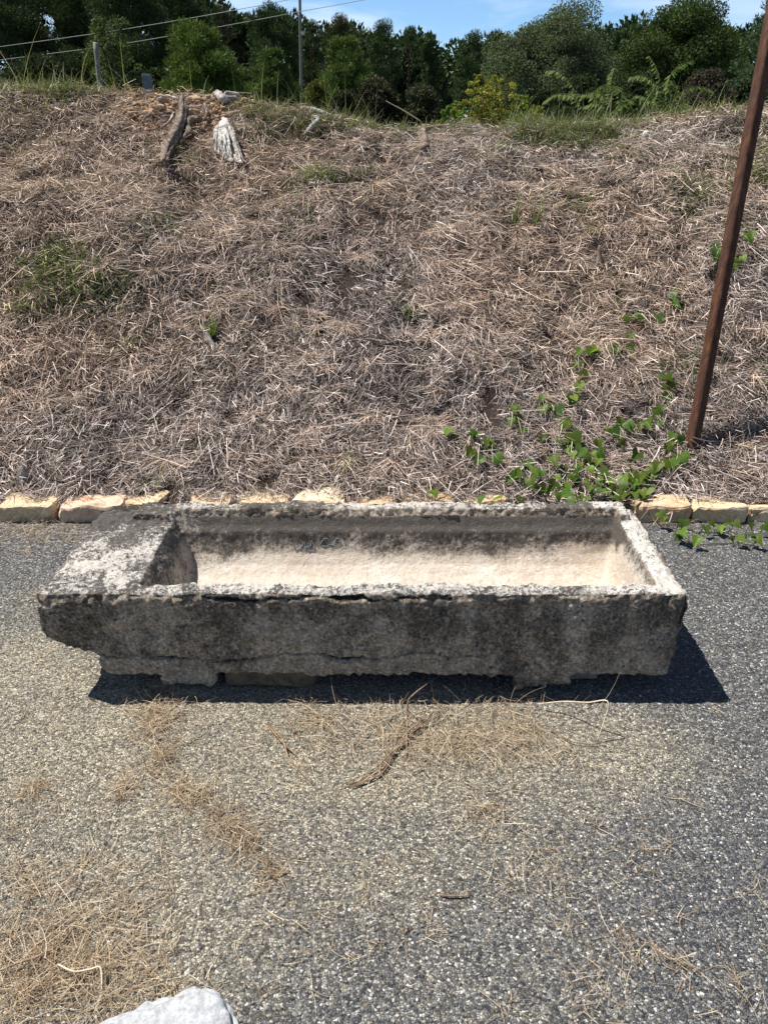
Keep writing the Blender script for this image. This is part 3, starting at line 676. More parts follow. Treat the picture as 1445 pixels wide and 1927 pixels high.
# ------------------------------------------------------------------ straw on the bank
PAL = np.array([1.25, 1.21, 1.16]) * np.array([[.60, .50, .43], [.45, .355, .30], [.33, .245, .205], [.235, .165, .135], [.14, .093, .075], [.38, .33, .305], [.54, .41, .29], [.07, .047, .038]])
PW = np.array([.17, .19, .20, .15, .11, .10, .05, .03]); PW = PW / PW.sum()
def straw():
    parts = []
    def batch(n, y0, y1, lmin, lmax, wmin, wmax, pit_s, lift, seg, dark=1.0, shade=0):
        y = RNG.uniform(y0, y1, n); x = RNG.uniform(-1, 1, n) * (.62 * y + .75)
        keep = RNG.random(n) < 1.02 + .55 * n2(x, y, 1.6, 2, 91) - 1.6 * sstep(.45, .9, n2(x, y, 9.0, 2, 92)) + .1
        cm = clay_mask(x, y); keep &= RNG.random(n) > cm * .86
        x, y = x[keep], y[keep]; n = len(x)
        z = hgt(x, y); Nn = hnormal(x, y)
        # lie direction: swirling flow, mostly down-slope or across it
        ang = -np.pi / 2 + 1.0 * n2(x, y, 1.3, 2, 101) + 1.5 * n2(x, y, 5.5, 2, 102) + RNG.normal(0, .80, n)
        T1 = norm(np.cross(np.tile([0., 1, 0], (n, 1)), Nn)); T2 = np.cross(Nn, T1)
        D = T1 * np.cos(ang)[:, None] + T2 * np.sin(ang)[:, None]
        pitch = RNG.normal(.10, pit_s, n); D = D * np.cos(pitch)[:, None] + Nn * np.sin(pitch)[:, None]
        roll = RNG.normal(0, .7, n); S = np.cross(D, Nn); Nr = Nn * np.cos(roll)[:, None] + S * np.sin(roll)[:, None]
        L = np.exp(RNG.uniform(np.log(lmin), np.log(lmax), n)); Wd = RNG.uniform(wmin, wmax, n)
        P = np.stack([x, y, z], 1) + Nn * (RNG.random(n) ** 1.5 * lift)[:, None] - D * (L * .3)[:, None]
        low = P[:, 2] < hgt(P[:, 0], P[:, 1]); P[low] += Nn[low] * .012
        pn = n2(x, y, 1.1, 3, 111) + .6 * n2(x, y, 6.0, 2, 112)
        ci = np.searchsorted(np.cumsum(PW), np.clip(RNG.random(n) - .12 * pn, 0, .999)); ci = np.clip(ci, 0, len(PAL) - 1)
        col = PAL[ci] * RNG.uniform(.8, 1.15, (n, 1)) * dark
        mauve = sstep(.3, -.5, n2(x, y, .9, 2, 121))[:, None] * .5
        g = col.mean(1, keepdims=True); col = col * (1 - mauve) + mauve * g * np.array([[1.06, .97, .97]])
        parts.append(ribbons(P, D, Nr, L, Wd, RNG.normal(-.02, .07, n), seg, .45, col, RNG.normal(0, .06, n)))
    batch(120000, KY - .02, 6.3, .04, .12, .0020, .0038, .18, .012, 2, .30)  # undermost straw coloured dark: shade between the stalks painted in
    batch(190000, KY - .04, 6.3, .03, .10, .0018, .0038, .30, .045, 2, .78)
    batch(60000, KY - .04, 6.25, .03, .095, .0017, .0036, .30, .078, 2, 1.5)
    batch(3200, KY - .04, 6.2, .10, .28, .0018, .0032, .14, .085, 4, 1.4)
    batch(9000, 3.3, 6.2, .05, .16, .002, .0036, .75, .03, 3, .8)
    # rooted clumps whose stems drape downhill
    for _ in range(620):
        y = RNG.uniform(3.25, 6.1); x = RNG.uniform(-1, 1) * (.62 * y + .6); n = int(RNG.integers(25, 70)); sc = RNG.uniform(.6, 1.25)
        xx = x + RNG.normal(0, .02 * sc, n); yy = y + RNG.normal(0, .015 * sc, n)
        a = -np.pi / 2 + RNG.normal(0, 1.0, n); nn = hnormal(xx, yy)
        D = np.stack([np.cos(a), np.sin(a) * .8, np.sin(a) * .35 + RNG.uniform(.25, .8, n)], 1); Nr = nn + RNG.normal(0, .3, (n, 3))
        ci = np.clip(np.searchsorted(np.cumsum(PW), RNG.random(n)), 0, 7); col = PAL[ci] * RNG.uniform(.75, 1.15, (n, 1)) * RNG.uniform(.7, 1.2)
        parts.append(ribbons(np.stack([xx, yy, hgt(xx, yy) + .015], 1), D, Nr, RNG.uniform(.06, .16, n) * sc, RNG.uniform(.0018, .0036, n), RNG.normal(-.55, .15, n), 3, .35, col, RNG.normal(0, .08, n)))
    return cat(parts)
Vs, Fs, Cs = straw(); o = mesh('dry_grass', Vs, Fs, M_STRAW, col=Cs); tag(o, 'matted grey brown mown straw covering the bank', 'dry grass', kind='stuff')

# clay clods along the left crest
def clods():
    parts = []
    base = bmesh.new(); bmesh.ops.create_icosphere(base, subdivisions=3, radius=1); bv = np.array([v.co for v in base.verts]); bf = [[v.index for v in f.verts] for f in base.faces]; base.free()
    n = 0
    while n < 620:
        px, py = RNG.uniform(235, 560), RNG.uniform(162, 250)
        p = hit(px, py)
        if RNG.random() > clay_mask(np.array([p[0]]), np.array([p[1]]))[0]: continue
        r = np.exp(RNG.normal(np.log(.009), .55)); v = bv * (1 + .75 * fbm(bv + n * 3.3, 1.1, 3, n)[:, None]) * r * np.array([1.3, 1, .75])
        parts.append((v + p + np.array([0, 0, r * .25]), bf)); n += 1
    return join(parts)
Vc, Fc = clods(); o = mesh('clay_clods', Vc, Fc, M_CLAY); tag(o, 'crumbled orange clay clods exposed along the left crest', 'clay', kind='stuff')

# ------------------------------------------------------------------ green grass: crest and patches
GP = np.array([[.125, .145, .068], [.095, .12, .05], [.20, .205, .12], [.28, .265, .175], [.07, .10, .04]])
def green():
    parts = []
    def tuft(x, y, n, spread, lmin, lmax, up=.9, wid=(.003, .006), pal=GP, bend=-.35):
        xx = x + RNG.normal(0, spread, n); yy = y + RNG.normal(0, spread * .7, n)
        a = RNG.uniform(0, 2 * np.pi, n); u = RNG.uniform(up - .5, up + .4, n)
        D = np.stack([np.cos(a), np.sin(a), u], 1); D = norm(D)
        S = np.cross(D, [0, 0, 1.]); Nn = np.cross(S, D)
        P = np.stack([xx, yy, hgt(xx, yy) + .02], 1)
        L = RNG.uniform(lmin, lmax, n); col = pal[RNG.integers(0, len(pal), n)] * RNG.uniform(.75, 1.2, (n, 1))
        parts.append(ribbons(P, D, Nn, L, RNG.uniform(*wid, n), RNG.normal(bend, .2, n), 4, .15, col))
    SLP = np.array([[.15, .20, .055], [.11, .155, .04], [.20, .23, .08]])
    def at(px, py, *a, **k):
        p = hit(px, py); tuft(p[0], p[1], *a, **k)
    for (px, py, n, sp_, l0, l1) in [(40, 178, 120, .12, .06, .2), (90, 178, 200, .14, .06, .22), (130, 182, 120, .12, .05, .2), (180, 182, 60, .12, .05, .16), (15, 200, 60, .12, .05, .2), (20, 290, 60, .12, .04, .12),
            (500, 225, 130, .12, .05, .2), (545, 240, 160, .14, .05, .2), (600, 240, 130, .12, .05, .2), (640, 240, 140, .12, .05, .2), (670, 235, 150, .12, .04, .16), (520, 270, 80, .12, .04, .14), (470, 240, 60, .1, .04, .14), (575, 345, 110, .10, .03, .12), (610, 330, 60, .08, .03, .12),
            (720, 232, 150, .14, .04, .14), (780, 228, 100, .12, .04, .12), (870, 225, 100, .14, .04, .12), (1020, 235, 300, .16, .05, .22), (1060, 245, 340, .16, .05, .22), (1100, 240, 300, .15, .05, .22), (1040, 275, 260, .14, .05, .18), (1080, 280, 220, .14, .05, .18), (1000, 260, 160, .12, .05, .18), (1120, 265, 160, .14, .05, .18), (1150, 235, 140, .16, .05, .2), (1210, 228, 120, .16, .05, .2), (1290, 220, 160, .16, .05, .2), (1340, 220, 120, .16, .05, .2), (980, 225, 120, .12, .05, .2),
            (1425, 290, 150, .14, .04, .14), (1435, 330, 130, .12, .04, .12), (1420, 240, 80, .1, .04, .14), (1290, 375, 130, .14, .03, .1), (1330, 360, 80, .12, .03, .1),
            (110, 500, 200, .07, .03, .09), (150, 525, 260, .09, .03, .09), (195, 545, 220, .07, .03, .10), (80, 565, 200, .07, .03, .09), (60, 590, 100, .08, .03, .08), (60, 520, 80, .08, .03, .08), (170, 570, 120, .09, .03, .08), (130, 480, 70, .06, .03, .1),
            (960, 300, 60, .10, .04, .12), (1180, 300, 50, .10, .04, .12), (700, 350, 50, .1, .03, .1), (330, 300, 40, .08, .04, .12), (1380, 420, 50, .1, .03, .1), (560, 420, 30, .08, .03, .09), (1150, 560, 40, .1, .03, .09), (300, 430, 40, .08, .03, .09), (1300, 700, 40, .08, .03, .09), (780, 600, 40, .04, .03, .09), (1080, 395, 60, .08, .03, .09), (245, 655, 26, .04, .03, .08), (1440, 700, 40, .06, .03, .1)]:
        at(px, py, int(n * 1.7), sp_, l0 + .02, l1 + .025, pal=SLP if py > 290 else GP)
    # long stems on the skyline
    for (px, py, n, l0, l1) in [(20, 172, 6, .25, .5), (60, 172, 5, .25, .5), (110, 172, 6, .2, .45), (150, 172, 6, .2, .5), (215, 172, 5, .2, .4), (240, 176, 4, .2, .45), (480, 190, 6, .2, .45), (545, 190, 6, .2, .4), (650, 220, 8, .2, .5), (700, 225, 5, .15, .35), (880, 222, 6, .15, .35), (1010, 218, 6, .2, .4), (1050, 220, 6, .2, .35), (1120, 222, 10, .25, .5), (1180, 220, 8, .2, .45), (1290, 212, 8, .2, .4), (1330, 210, 5, .15, .35), (410, 185, 4, .2, .4), (975, 222, 4, .2, .4)]:
        at(px, py, n, .10, l0, l1, up=1.9, wid=(.0016, .0036), pal=np.array([[.30, .31, .17], [.22, .26, .12], [.44, .40, .27]]), bend=-.25)
    return cat(parts)
Vg, Fg, Cg = green(); o = mesh('green_grass', Vg, Fg, M_GREEN, col=Cg); tag(o, 'thin green grass along the crest and in patches on the bank', 'grass', kind='stuff')

def grass_tuft(px, py, n, l0, l1, lab, spread=.015, lean=(0, 0), pal=None, up=2.2):
    p = hit(px, py); a = RNG.uniform(0, 2 * np.pi, n)
    D = norm(np.stack([np.cos(a) + lean[0], np.sin(a) + lean[1], RNG.uniform(up * .6, up * 1.5, n)], 1)); Nn = np.cross(np.cross(D, [0, 0, 1.]), D)
    P = np.stack([RNG.normal(0, spread, n), RNG.normal(0, spread, n), np.zeros(n) - .01], 1)
    pal = np.array([[.13, .20, .045], [.20, .26, .07], [.09, .14, .03]]) if pal is None else pal
    col = pal[RNG.integers(0, len(pal), n)] * RNG.uniform(.8, 1.2, (n, 1))
    v, f, c = ribbons(P, D, Nn, RNG.uniform(l0, l1, n), RNG.uniform(.004, .007, n), RNG.normal(-.15, .1, n), 5, .1, col)
    o = mesh('grass_tuft', v, f, M_GREEN, col=c); o.location = tuple(p)
    return tag(o, lab, 'grass tuft', 'green grass tufts on the straw bank')
grass_tuft(400, 630, 22, .08, .16, 'bright green grass tuft on the left of the bank beside a dark hole')
grass_tuft(966, 428, 12, .15, .3, 'tall thin green grass tuft, left one of the upper pair', .02, (-.3, 0), up=3)
grass_tuft(1006, 430, 11, .15, .32, 'tall thin green grass tuft, right one of the upper pair', .015, (.15, 0), up=3)
grass_tuft(1112, 444, 12, .06, .12, 'short yellowish grass tuft above a dark stub on the bank', pal=np.array([[.36, .26, .09], [.22, .22, .06]]))
grass_tuft(285, 928, 8, .10, .17, 'small green tuft just behind the kerb left of centre', up=3.5)
grass_tuft(655, 880, 36, .05, .12, 'low dark green tuft at the foot of the grey seed head', .035)
# dry weed with a grey seed head
p = hit(660, 862); st = np.array([p, on_y(657, 830, p[1] - .02), on_y(652, 803, p[1] - .03)])
wd = empty('dry_weed', p, 'lone dry weed stem with grey fluffy seed head above the trough', 'weed')
v, f = tube(st, [.003, .0025, .002], 12, 6); mesh('stem', local(wd, v), f, M_VSTEM, wd)
n = 60; a = norm(RNG.normal(0, 1, (n, 3))); v, f, c = ribbons(np.tile(st[-1], (n, 1)), a, norm(RNG.normal(0, 1, (n, 3))), RNG.uniform(.008, .022, n), np.full(n, .004), np.zeros(n), 2, .4, np.tile([.42, .40, .39], (n, 1)))
mesh('seed_head', local(wd, v), f, M_STRAW, wd, col=c)
# stub of a cut stem, dead leaf
px_tube('cut_stub', [(1126, 512), (1124, 495), (1122, 478)], [7, 6, 2], M_ROOT, 'dark cut stub standing in the straw below the yellowish tuft', 'stub', .01, 10, 9, .2, 15, lifts=[0, .03, .06])
px_tube('wood_scrap', [(388, 634), (396, 648), (410, 664)], [5, 7, 3], M_GREY, 'grey wood scrap in the hole below the bright green tuft', 'wood scrap', .02, 14, 8, .25, 16)
def dead_leaf(px, py):
    p = hit(px, py + 16); s = .055; n = 9; V = []; F = []
    for i in range(n):
        t = i / (n - 1); wv = math.sin(math.pi * min(t * .9 + .08, 1)) ** .8 * s * .55
        for j, q in enumerate((-1, -.5, 0, .5, 1)):
            V.append((q * wv + .01 * math.sin(3 * t), -.03 * (1 - abs(q)) * math.cos(t) + .012 * math.sin(5 * t + q), t * s * 2.1))
    for i in range(n - 1):
        for j in range(4): F.append([i * 5 + j, i * 5 + j + 1, (i + 1) * 5 + j + 1, (i + 1) * 5 + j])
    V = np.array(V); V2_ = V + np.array([0, .002, 0]); m = len(V)
    F = F + [[q + m for q in f][::-1] for f in F]
    o = mesh('dead_leaf', np.vstack([V, V2_]), F, M_ROCK, smooth=True); o.location = tuple(p); o.rotation_euler = (-.35, .2, .5)
    tag(o, 'curled grey dead leaf standing behind the leftmost kerb stone', 'dead leaf')
dead_leaf(42, 905)

# ------------------------------------------------------------------ vines with lobed heart leaves
LEAF = np.array([(0, 0), (.16, -.14), (.36, -.16), (.50, .02), (.52, .22), (.38, .36), (.27, .46), (.22, .62), (.12, .82), (0, 1.02),
                 (-.12, .82), (-.22, .62), (-.27, .46), (-.38, .36), (-.52, .22), (-.50, .02), (-.36, -.16), (-.16, -.14)])
HEART = np.array([(0, 0), (.14, -.16), (.34, -.18), (.50, -.02), (.54, .20), (.47, .42), (.35, .62), (.2, .82), (.08, .97), (0, 1.06),
                  (-.08, .97), (-.2, .82), (-.35, .62), (-.47, .42), (-.54, .20), (-.50, -.02), (-.34, -.18), (-.14, -.16)])
def vine_leaf(c, nrm, tipdir, size, shape):
    nrm = nrm / np.linalg.norm(nrm); t = tipdir - nrm * (tipdir @ nrm); t = t / np.linalg.norm(t); s = np.cross(t, nrm)
    V = [c]; k = len(shape)
    fold = random.uniform(.10, .6); droop = random.uniform(-.05, .5); asym = random.uniform(-.12, .12)
    rings = []
    for r in (.55, 1.0):
        for x, y in shape:
            x, y = x * r, .1 + (y - .1) * r
            V.append(c + (s * (x + asym * y) + t * y + nrm * (fold * abs(x) - droop * y * y - .25 * x * x)) * size)
    V[0] = c + t * .1 * size
    F = [[0, 1 + i, 1 + (i + 1) % k] for i in range(k)] + [[1 + i, 1 + k + i, 1 + k + (i + 1) % k] for i in range(k)] + [[1 + i, 1 + k + (i + 1) % k, 1 + (i + 1) % k] for i in range(k)]
    return np.array(V), np.array(F)
SC = 645 / 1445
def vine(pts, label, ground=False, stems=(), size=(.055, .085), shape=None, crop=True):
    lv, lf, lc, ls, o = [], [], [], [], 0
    base = None; pos = []
    for (cx_, cy_) in pts:
        px, py = (800 + SC * cx_, 500 + SC * cy_) if crop else (cx_, cy_)
        lift = random.uniform(.045, .095)
        if ground: P = on_z(px, py, lift * .8); root = P * [1, 1, 0] + [random.uniform(-.02, .02), .02, .004]; nn = np.array([0, -.15, 1.])
        else:
            h = hit(px, py, lift); P = h; root = np.array([P[0], P[1] + .01, 0]); root[2] = hgt(root[:1], root[1:2])[0] + .008; nn = hnormal(P[:1], P[1:2])[0]
        pos.append(root)
        for rep in range(1 if random.random() < .45 else 2):
            nrm = nn + np.array([random.uniform(-.8, .7), random.uniform(-.9, .3), random.uniform(-.1, .3)])
            tip = np.array([random.uniform(-.9, .9), random.uniform(-1.2, .2), -.7])
            q = P if rep == 0 else P + np.array([random.uniform(-.04, .04), random.uniform(-.03, .03), random.uniform(-.015, .01)])
            sz = random.uniform(*size) * .78 * (1 if rep == 0 else .7)
            v, f = vine_leaf(q, nrm, tip, sz, (LEAF if random.random() < .5 else HEART) if shape is None else shape)
            c0 = np.array([.092, .16, .030]) * random.uniform(.55, 1.4) * np.array([random.uniform(.85, 1.35), 1, random.uniform(.7, 1.3)])
            lv.append(v); lf.append(f + o); lc.append(np.tile(c0, (len(v), 1))); o += len(v)
            ls.append(tube(np.array([root, (root + q) / 2 + [0, -.008, .01], q]), [.0016, .0013, .001], 7, 4))
    pos = np.array(pos)
    for st in stems:
        idx = [i for i in st if i < len(pos)]
        P = []
        for a, b in zip(idx, idx[1:]):
            for t in np.linspace(0, 1, 5)[:-1]:
                q = pos[a] * (1 - t) + pos[b] * t + np.array([random.gauss(0, .006), random.gauss(0, .006), 0]); q[2] = (.006 if ground else hgt(q[:1], q[1:2])[0] + .02 + .015 * random.random()); P.append(q)
        P.append(pos[idx[-1]]); P = np.array(P)
        if len(P) > 2: ls.append(tube(P, [.0032, .0026, .002], len(P) * 3, 5))
    rt = empty('vine', pos[0], label, 'vine', 'green vines on the bank and kerb')
    V = np.vstack(lv); F = np.vstack(lf)
    mesh('foliage', local(rt, V), F, M_VINE, rt, col=np.vstack(lc), smooth=True)
    sv, sf = join(ls); mesh('stem', local(rt, sv), sf, M_VSTEM, rt)
A = [(640, 745), (618, 710), (593, 660), (555, 595), (627, 550), (650, 505), (655, 455), (650, 405), (655, 360), (707, 352), (787, 338), (850, 345), (866, 287), (843, 217), (898, 200), (980, 210), (1042, 160), (1042, 110)]
vine(A, 'tallest vine strand climbing in a line up the right half of the bank', stems=[range(len(A))], size=(.06, .095))
B = [(100, 690), (120, 715), (200, 703), (195, 775), (255, 735), (240, 810), (300, 770), (298, 800), (270, 745), (215, 700)]
vine(B, 'small separate vine left of the main vine patch on the bank', stems=[range(len(B))], size=(.05, .075))
Dm = [(600, 760), (730, 740), (725, 780), (570, 730), (655, 790), (620, 790), (730, 815), (540, 808), (585, 850), (620, 880), (550, 890), (545, 915), (555, 960), (510, 935), (610, 955), (430, 830), (455, 860), (440, 900), (373, 880), (398, 868),
      (680, 800), (700, 820), (690, 850), (740, 860), (740, 880), (700, 930), (720, 950), (690, 980), (620, 980), (497, 718), (640, 840), (660, 770), (590, 930), (480, 945), (640, 900)]
vine(Dm, 'broad vine patch on the bank directly behind the trough', stems=[range(0, 12), range(12, 24), range(24, 35)], size=(.05, .08))
E = [(1045, 710), (1075, 720), (1040, 745), (1015, 760), (1000, 830), (1060, 800), (1080, 810), (970, 850), (960, 860), (940, 880), (855, 830), (870, 860), (865, 890), (875, 910), (830, 890), (835, 920), (790, 905), (780, 930), (850, 960), (880, 945), (910, 945), (940, 940), (930, 970), (800, 960), (760, 950), (1030, 820), (1090, 790), (985, 835), (900, 880), (1120, 730)]
vine(E, 'vine patch reaching from the trough to the foot of the rusty post', stems=[range(0, 15), range(15, 29)], size=(.05, .08))
Fv = [(990, 465), (1015, 500), (1018, 543), (972, 605), (995, 655), (930, 655), (850, 665), (820, 650), (787, 690), (820, 740), (893, 790)]
vine(Fv, 'thin vine strand up the bank left of the rusty post', stems=[range(len(Fv))], size=(.05, .085))
G = [(376, 600), (378, 640), (407, 685), (495, 597), (497, 550)]
vine(G, 'few small vine leaves above the broad patch, left of the climbing strand', stems=[range(len(G))], size=(.05, .07))
K = [(40, 950), (240, 972), (320, 978), (390, 975)]
vine(K, 'short vine with few leaves just behind the kerb above the trough rim', stems=[range(len(K))], size=(.045, .06))
Hh = [(1208, 952), (1222, 948), (1256, 936), (1240, 965), (1287, 979), (1281, 997), (1277, 1006), (1313, 1012), (1327, 990), (1352, 991), (1381, 982), (1411, 983), (1437, 988), (1388, 1010), (1423, 1010)]
vine(Hh, 'vine runner trailing along the pavement in front of the right kerb stones', True, [[0, 1, 3, 4, 5, 6, 7, 13, 14], [4, 8, 9, 10, 11, 12]], (.055, .07), LEAF, False)
# dark-leaved weed behind the post
Ww = [(1350, 470), (1356, 482), (1362, 495), (1380, 478), (1390, 490), (1372, 500), (1396, 484), (1345, 460), (1405, 440)]
vine(Ww, 'dark leafy weed on the bank behind the rusty post', stems=[range(len(Ww))], size=(.05, .08), crop=False)

# ------------------------------------------------------------------ dry grass litter on the pavement
GOLD = np.array([[.48, .385, .265], [.38, .29, .19], [.56, .48, .37], [.24, .17, .11], [.14, .10, .07], [.33, .25, .17]])
def litter():
    parts = []
    def tuft(px, py, rpx, n, l0, l1, dirn=None, z=.02, pal=GOLD, wid=(.0008, .0018), rise=.13, sq=.6):
        p = on_z(px, py); dp = np.linalg.norm(p - CAM); r = rpx / FPX * dp
        th = RNG.uniform(0, 2 * np.pi, n); rr = np.abs(RNG.normal(0, .55, n)) * r
        x = p[0] + rr * np.cos(th); y = p[1] + rr * np.sin(th) * sq * 1.7
        a = RNG.uniform(0, 2 * np.pi, n) if dirn is None else dirn + RNG.normal(0, .55, n)
        D = np.stack([np.cos(a), np.sin(a), np.abs(RNG.normal(0, rise, n))], 1); Nn = np.stack([RNG.normal(0, .4, n), RNG.normal(0, .4, n), np.ones(n)], 1)
        P = np.stack([x, y, .003 + RNG.random(n) * z], 1); L = np.exp(RNG.uniform(np.log(l0), np.log(l1), n))
        col = pal[RNG.integers(0, len(pal), n)] * RNG.uniform(.75, 1.2, (n, 1))
        v, f, c = ribbons(P, D, Nn, L, RNG.uniform(*wid, n), RNG.normal(-.12, .15, n), 5, .3, col, RNG.normal(0, .35, n))
        v[:, 2] = np.maximum(v[:, 2], .0025); parts.append((v, f, c))
    T = [(300, 1365, 50, 200), (310, 1345, 60, 120), (250, 1320, 60, 60), (300, 1420, 40, 110), (345, 1490, 45, 130), (375, 1500, 30, 60), (430, 1560, 45, 150), (465, 1585, 30, 70), (500, 1640, 40, 60), (230, 1490, 40, 60), (55, 1490, 40, 90), (20, 1560, 60, 50),
         (90, 1800, 110, 420), (170, 1830, 90, 300), (40, 1870, 110, 380), (200, 1880, 70, 260), (120, 1740, 100, 180), (60, 1680, 90, 130), (250, 1790, 80, 110), (30, 1640, 60, 90), (180, 1660, 90, 60), (300, 1850, 50, 60), (15, 1760, 70, 160),
         (600, 1360, 50, 200), (560, 1375, 50, 70), (620, 1390, 60, 110), (740, 1390, 70, 170), (800, 1390, 90, 240), (860, 1395, 90, 300), (920, 1400, 80, 260), (970, 1400, 70, 180), (700, 1360, 70, 120), (1000, 1370, 60, 110), (950, 1350, 80, 120), (1050, 1420, 70, 70), (880, 1440, 90, 90), (800, 1430, 60, 80), (1100, 1440, 60, 40), (660, 1410, 50, 50),
         (905, 1528, 45, 90), (930, 1545, 30, 40), (1000, 1600, 70, 40), (960, 1660, 60, 50), (1040, 1650, 50, 35), (1060, 1740, 50, 18), (1180, 1780, 40, 22), (1130, 1830, 40, 24), (1200, 1810, 40, 24), (1300, 1830, 36, 26), (1380, 1860, 30, 20), (1100, 1870, 70, 20),
         (690, 1700, 60, 24), (560, 1760, 80, 20), (730, 1480, 80, 50), (560, 1480, 60, 40), (1120, 1560, 70, 26), (1200, 1640, 60, 20),
         (560, 1305, 60, 30), (700, 1305, 80, 50), (800, 1300, 80, 60), (900, 1305, 80, 40), (1000, 1310, 60, 30), (290, 1300, 60, 60), (340, 1320, 40, 40),
         (60, 1005, 70, 260), (20, 1000, 60, 150), (120, 1000, 60, 180), (150, 1015, 40, 60), (60, 1040, 60, 50), (60, 1130, 14, 26), (1240, 985, 50, 50), (1300, 984, 30, 30), (1400, 1070, 30, 8)]
    for (px, py, r, n) in T:
        tuft(px, py, r * 1.1, int(n * (.50 if px < 280 and py > 1600 else .85)), .018, .10 if n < 100 else .13)
    BRN = np.array([[.30, .205, .125], [.21, .14, .085], [.13, .09, .06], [.44, .33, .21]])
    for (px, py, r, n) in [(290, 1345, 34, 80), (285, 1380, 30, 60), (310, 1430, 30, 80), (300, 1460, 24, 40), (335, 1490, 26, 60), (370, 1505, 26, 50), (410, 1535, 26, 60), (440, 1565, 28, 90), (470, 1590, 24, 60), (505, 1632, 24, 40), (520, 1655, 18, 24), (235, 1480, 22, 40), (225, 1505, 20, 30), (70, 1485, 26, 50), (80, 1790, 70, 160), (150, 1840, 70, 160), (60, 1870, 70, 120)]:
        tuft(px, py, r, n, .015, .085, pal=BRN, wid=(.0009, .0018), z=.018)
    # thin scatter everywhere with most at the left
    for (x0, x1, y0, y1, n) in [(0, 500, 1200, 1900, 700), (500, 1000, 1340, 1900, 260), (1000, 1445, 1500, 1920, 200), (0, 250, 1000, 1200, 70), (1250, 1445, 1050, 1400, 12), (0, 330, 1600, 1920, 900)]:
        for _ in range(n // 6):
            tuft(RNG.uniform(x0, x1), RNG.uniform(y0, y1), 16, 6, .02, .07, z=.006, rise=.06)
    # arching wisps at the shade edge under the trough
    for (px, py) in [(560, 1345), (600, 1340), (640, 1345), (660, 1350), (270, 1335), (310, 1332), (330, 1330), (870, 1345), (960, 1345), (1080, 1340), (750, 1350)]:
        tuft(px, py, 18, 7, .06, .15, z=.01, rise=.9, wid=(.0008, .0015))
    return cat(parts)
Vl, Fl, Cl = litter(); o = mesh('grass_litter', Vl, Fl, M_STRAW, col=Cl); tag(o, 'golden dry grass wisps strewn over the pavement', 'dry grass', kind='stuff')
# loose chips lying on the pavement
def chips():
    base = bmesh.new(); bmesh.ops.create_icosphere(base, subdivisions=1, radius=1); bv = np.array([v.co for v in base.verts]); bf = np.array([[v.index for v in f.verts] for f in base.faces]); base.free()
    n = 6000; y = RNG.uniform(.72, 3.03, n); x = RNG.uniform(-1, 1, n) * (.62 * y + .35)
    r = np.exp(RNG.uniform(np.log(.0018), np.log(.0040), n))
    V = bv[None] * (1 + RNG.uniform(-.3, .3, (n, len(bv), 1))) * r[:, None, None] * RNG.uniform(.6, 1.3, (n, 1, 3)) * np.array([1, 1, .7])
    V = V + np.stack([x, y, r * .35], 1)[:, None]
    F = (bf[None] + (np.arange(n) * len(bv))[:, None, None]).reshape(-1, 3)
    t = RNG.random(n)[:, None]; col = np.where(t < .55, np.array([[.10, .105, .115]]), np.where(t < .94, np.array([[.24, .235, .22]]), np.array([[.55, .53, .50]]))) * RNG.uniform(.7, 1.3, (n, 1))
    warm = (sstep(.4, -.6, x + .4 * (y - 1.5)) * sstep(.9, 1.4, y))[:, None]; col = col * (1 - .7 * warm) + .7 * warm * np.array([[.40, .36, .28]]) * RNG.uniform(.7, 1.2, (n, 1))
    s = NT('loose_chip', .8); s.base(s.attr('Col')); return mesh('loose_chips', V.reshape(-1, 3), F, s.m, col=np.repeat(col, len(bv), 0))
tag(chips(), 'loose grey and pale stone chips lying on the pavement', 'gravel', kind='stuff')

def ground_stalk(pts, zs, rad, mat, lab, name='dry_stalk', k=6, n=30, strands=1):
    P = np.array([on_z(x, y, z) for (x, y), z in zip(pts, zs)]); parts = []
    for s in range(strands):
        Q = P + (RNG.normal(0, .012, P.shape) * [1, 1, .15] if s else 0); Q[:, 2] = np.maximum(Q[:, 2], .004)
        parts.append(tube(Q, rad, n, k, .1, s))
    v, f = join(parts); b = P.mean(0) * [1, 1, 0]; o = mesh(name, v - b, f, mat, smooth=True); o.location = tuple(b); return tag(o, lab, 'dry stalk', 'dry stalks on the pavement')
ground_stalk([(652, 1478), (700, 1458), (735, 1420), (770, 1375), (830, 1330)], [.008, .01, .014, .02, .03], [.001, .002, .002, .002, .001], M_STICK, 'brown twisted bundle of dead stalks slanting out from under the trough', strands=5)
ground_stalk([(1010, 1325), (1060, 1320), (1105, 1322), (1143, 1320), (1135, 1360), (1122, 1396)], [.02, .05, .09, .12, .06, .004], [.0015, .002, .0022, .0022, .002, .0015], M_PALE, 'white bent stalk standing out of the shade near the right foot')
ground_stalk([(765, 1420), (766, 1350), (768, 1320), (780, 1305), (803, 1287)], [.004, .05, .09, .11, .12], [.002, .002, .003, .0025, .001], M_STICK, 'crooked brown stalk rising before the middle of the trough')
ground_stalk([(826, 1684), (850, 1686), (882, 1685)], [.006, .008, .006], [.002, .003, .002], M_STICK, 'short tan twig lying alone on the grey pavement')
ground_stalk([(505, 1365), (530, 1395), (560, 1425), (585, 1470)], [.01, .012, .01, .006], [.003, .003, .0025, .0015], M_STICK, 'dark thin twig among the tufts left of centre', strands=2)
ground_stalk([(0, 1826), (35, 1812), (75, 1798), (120, 1770), (150, 1725)], [.02, .025, .02, .012, .006], [.002, .0025, .003, .003, .0015], M_STICK, 'orange brown stalk in the grass heap at the bottom left')
ground_stalk([(110, 1815), (140, 1828), (170, 1824), (190, 1822), (192, 1870)], [.03, .035, .03, .03, .01], [.002] * 5, M_PALE, 'pale looped stalk on the grass heap above the marble block')
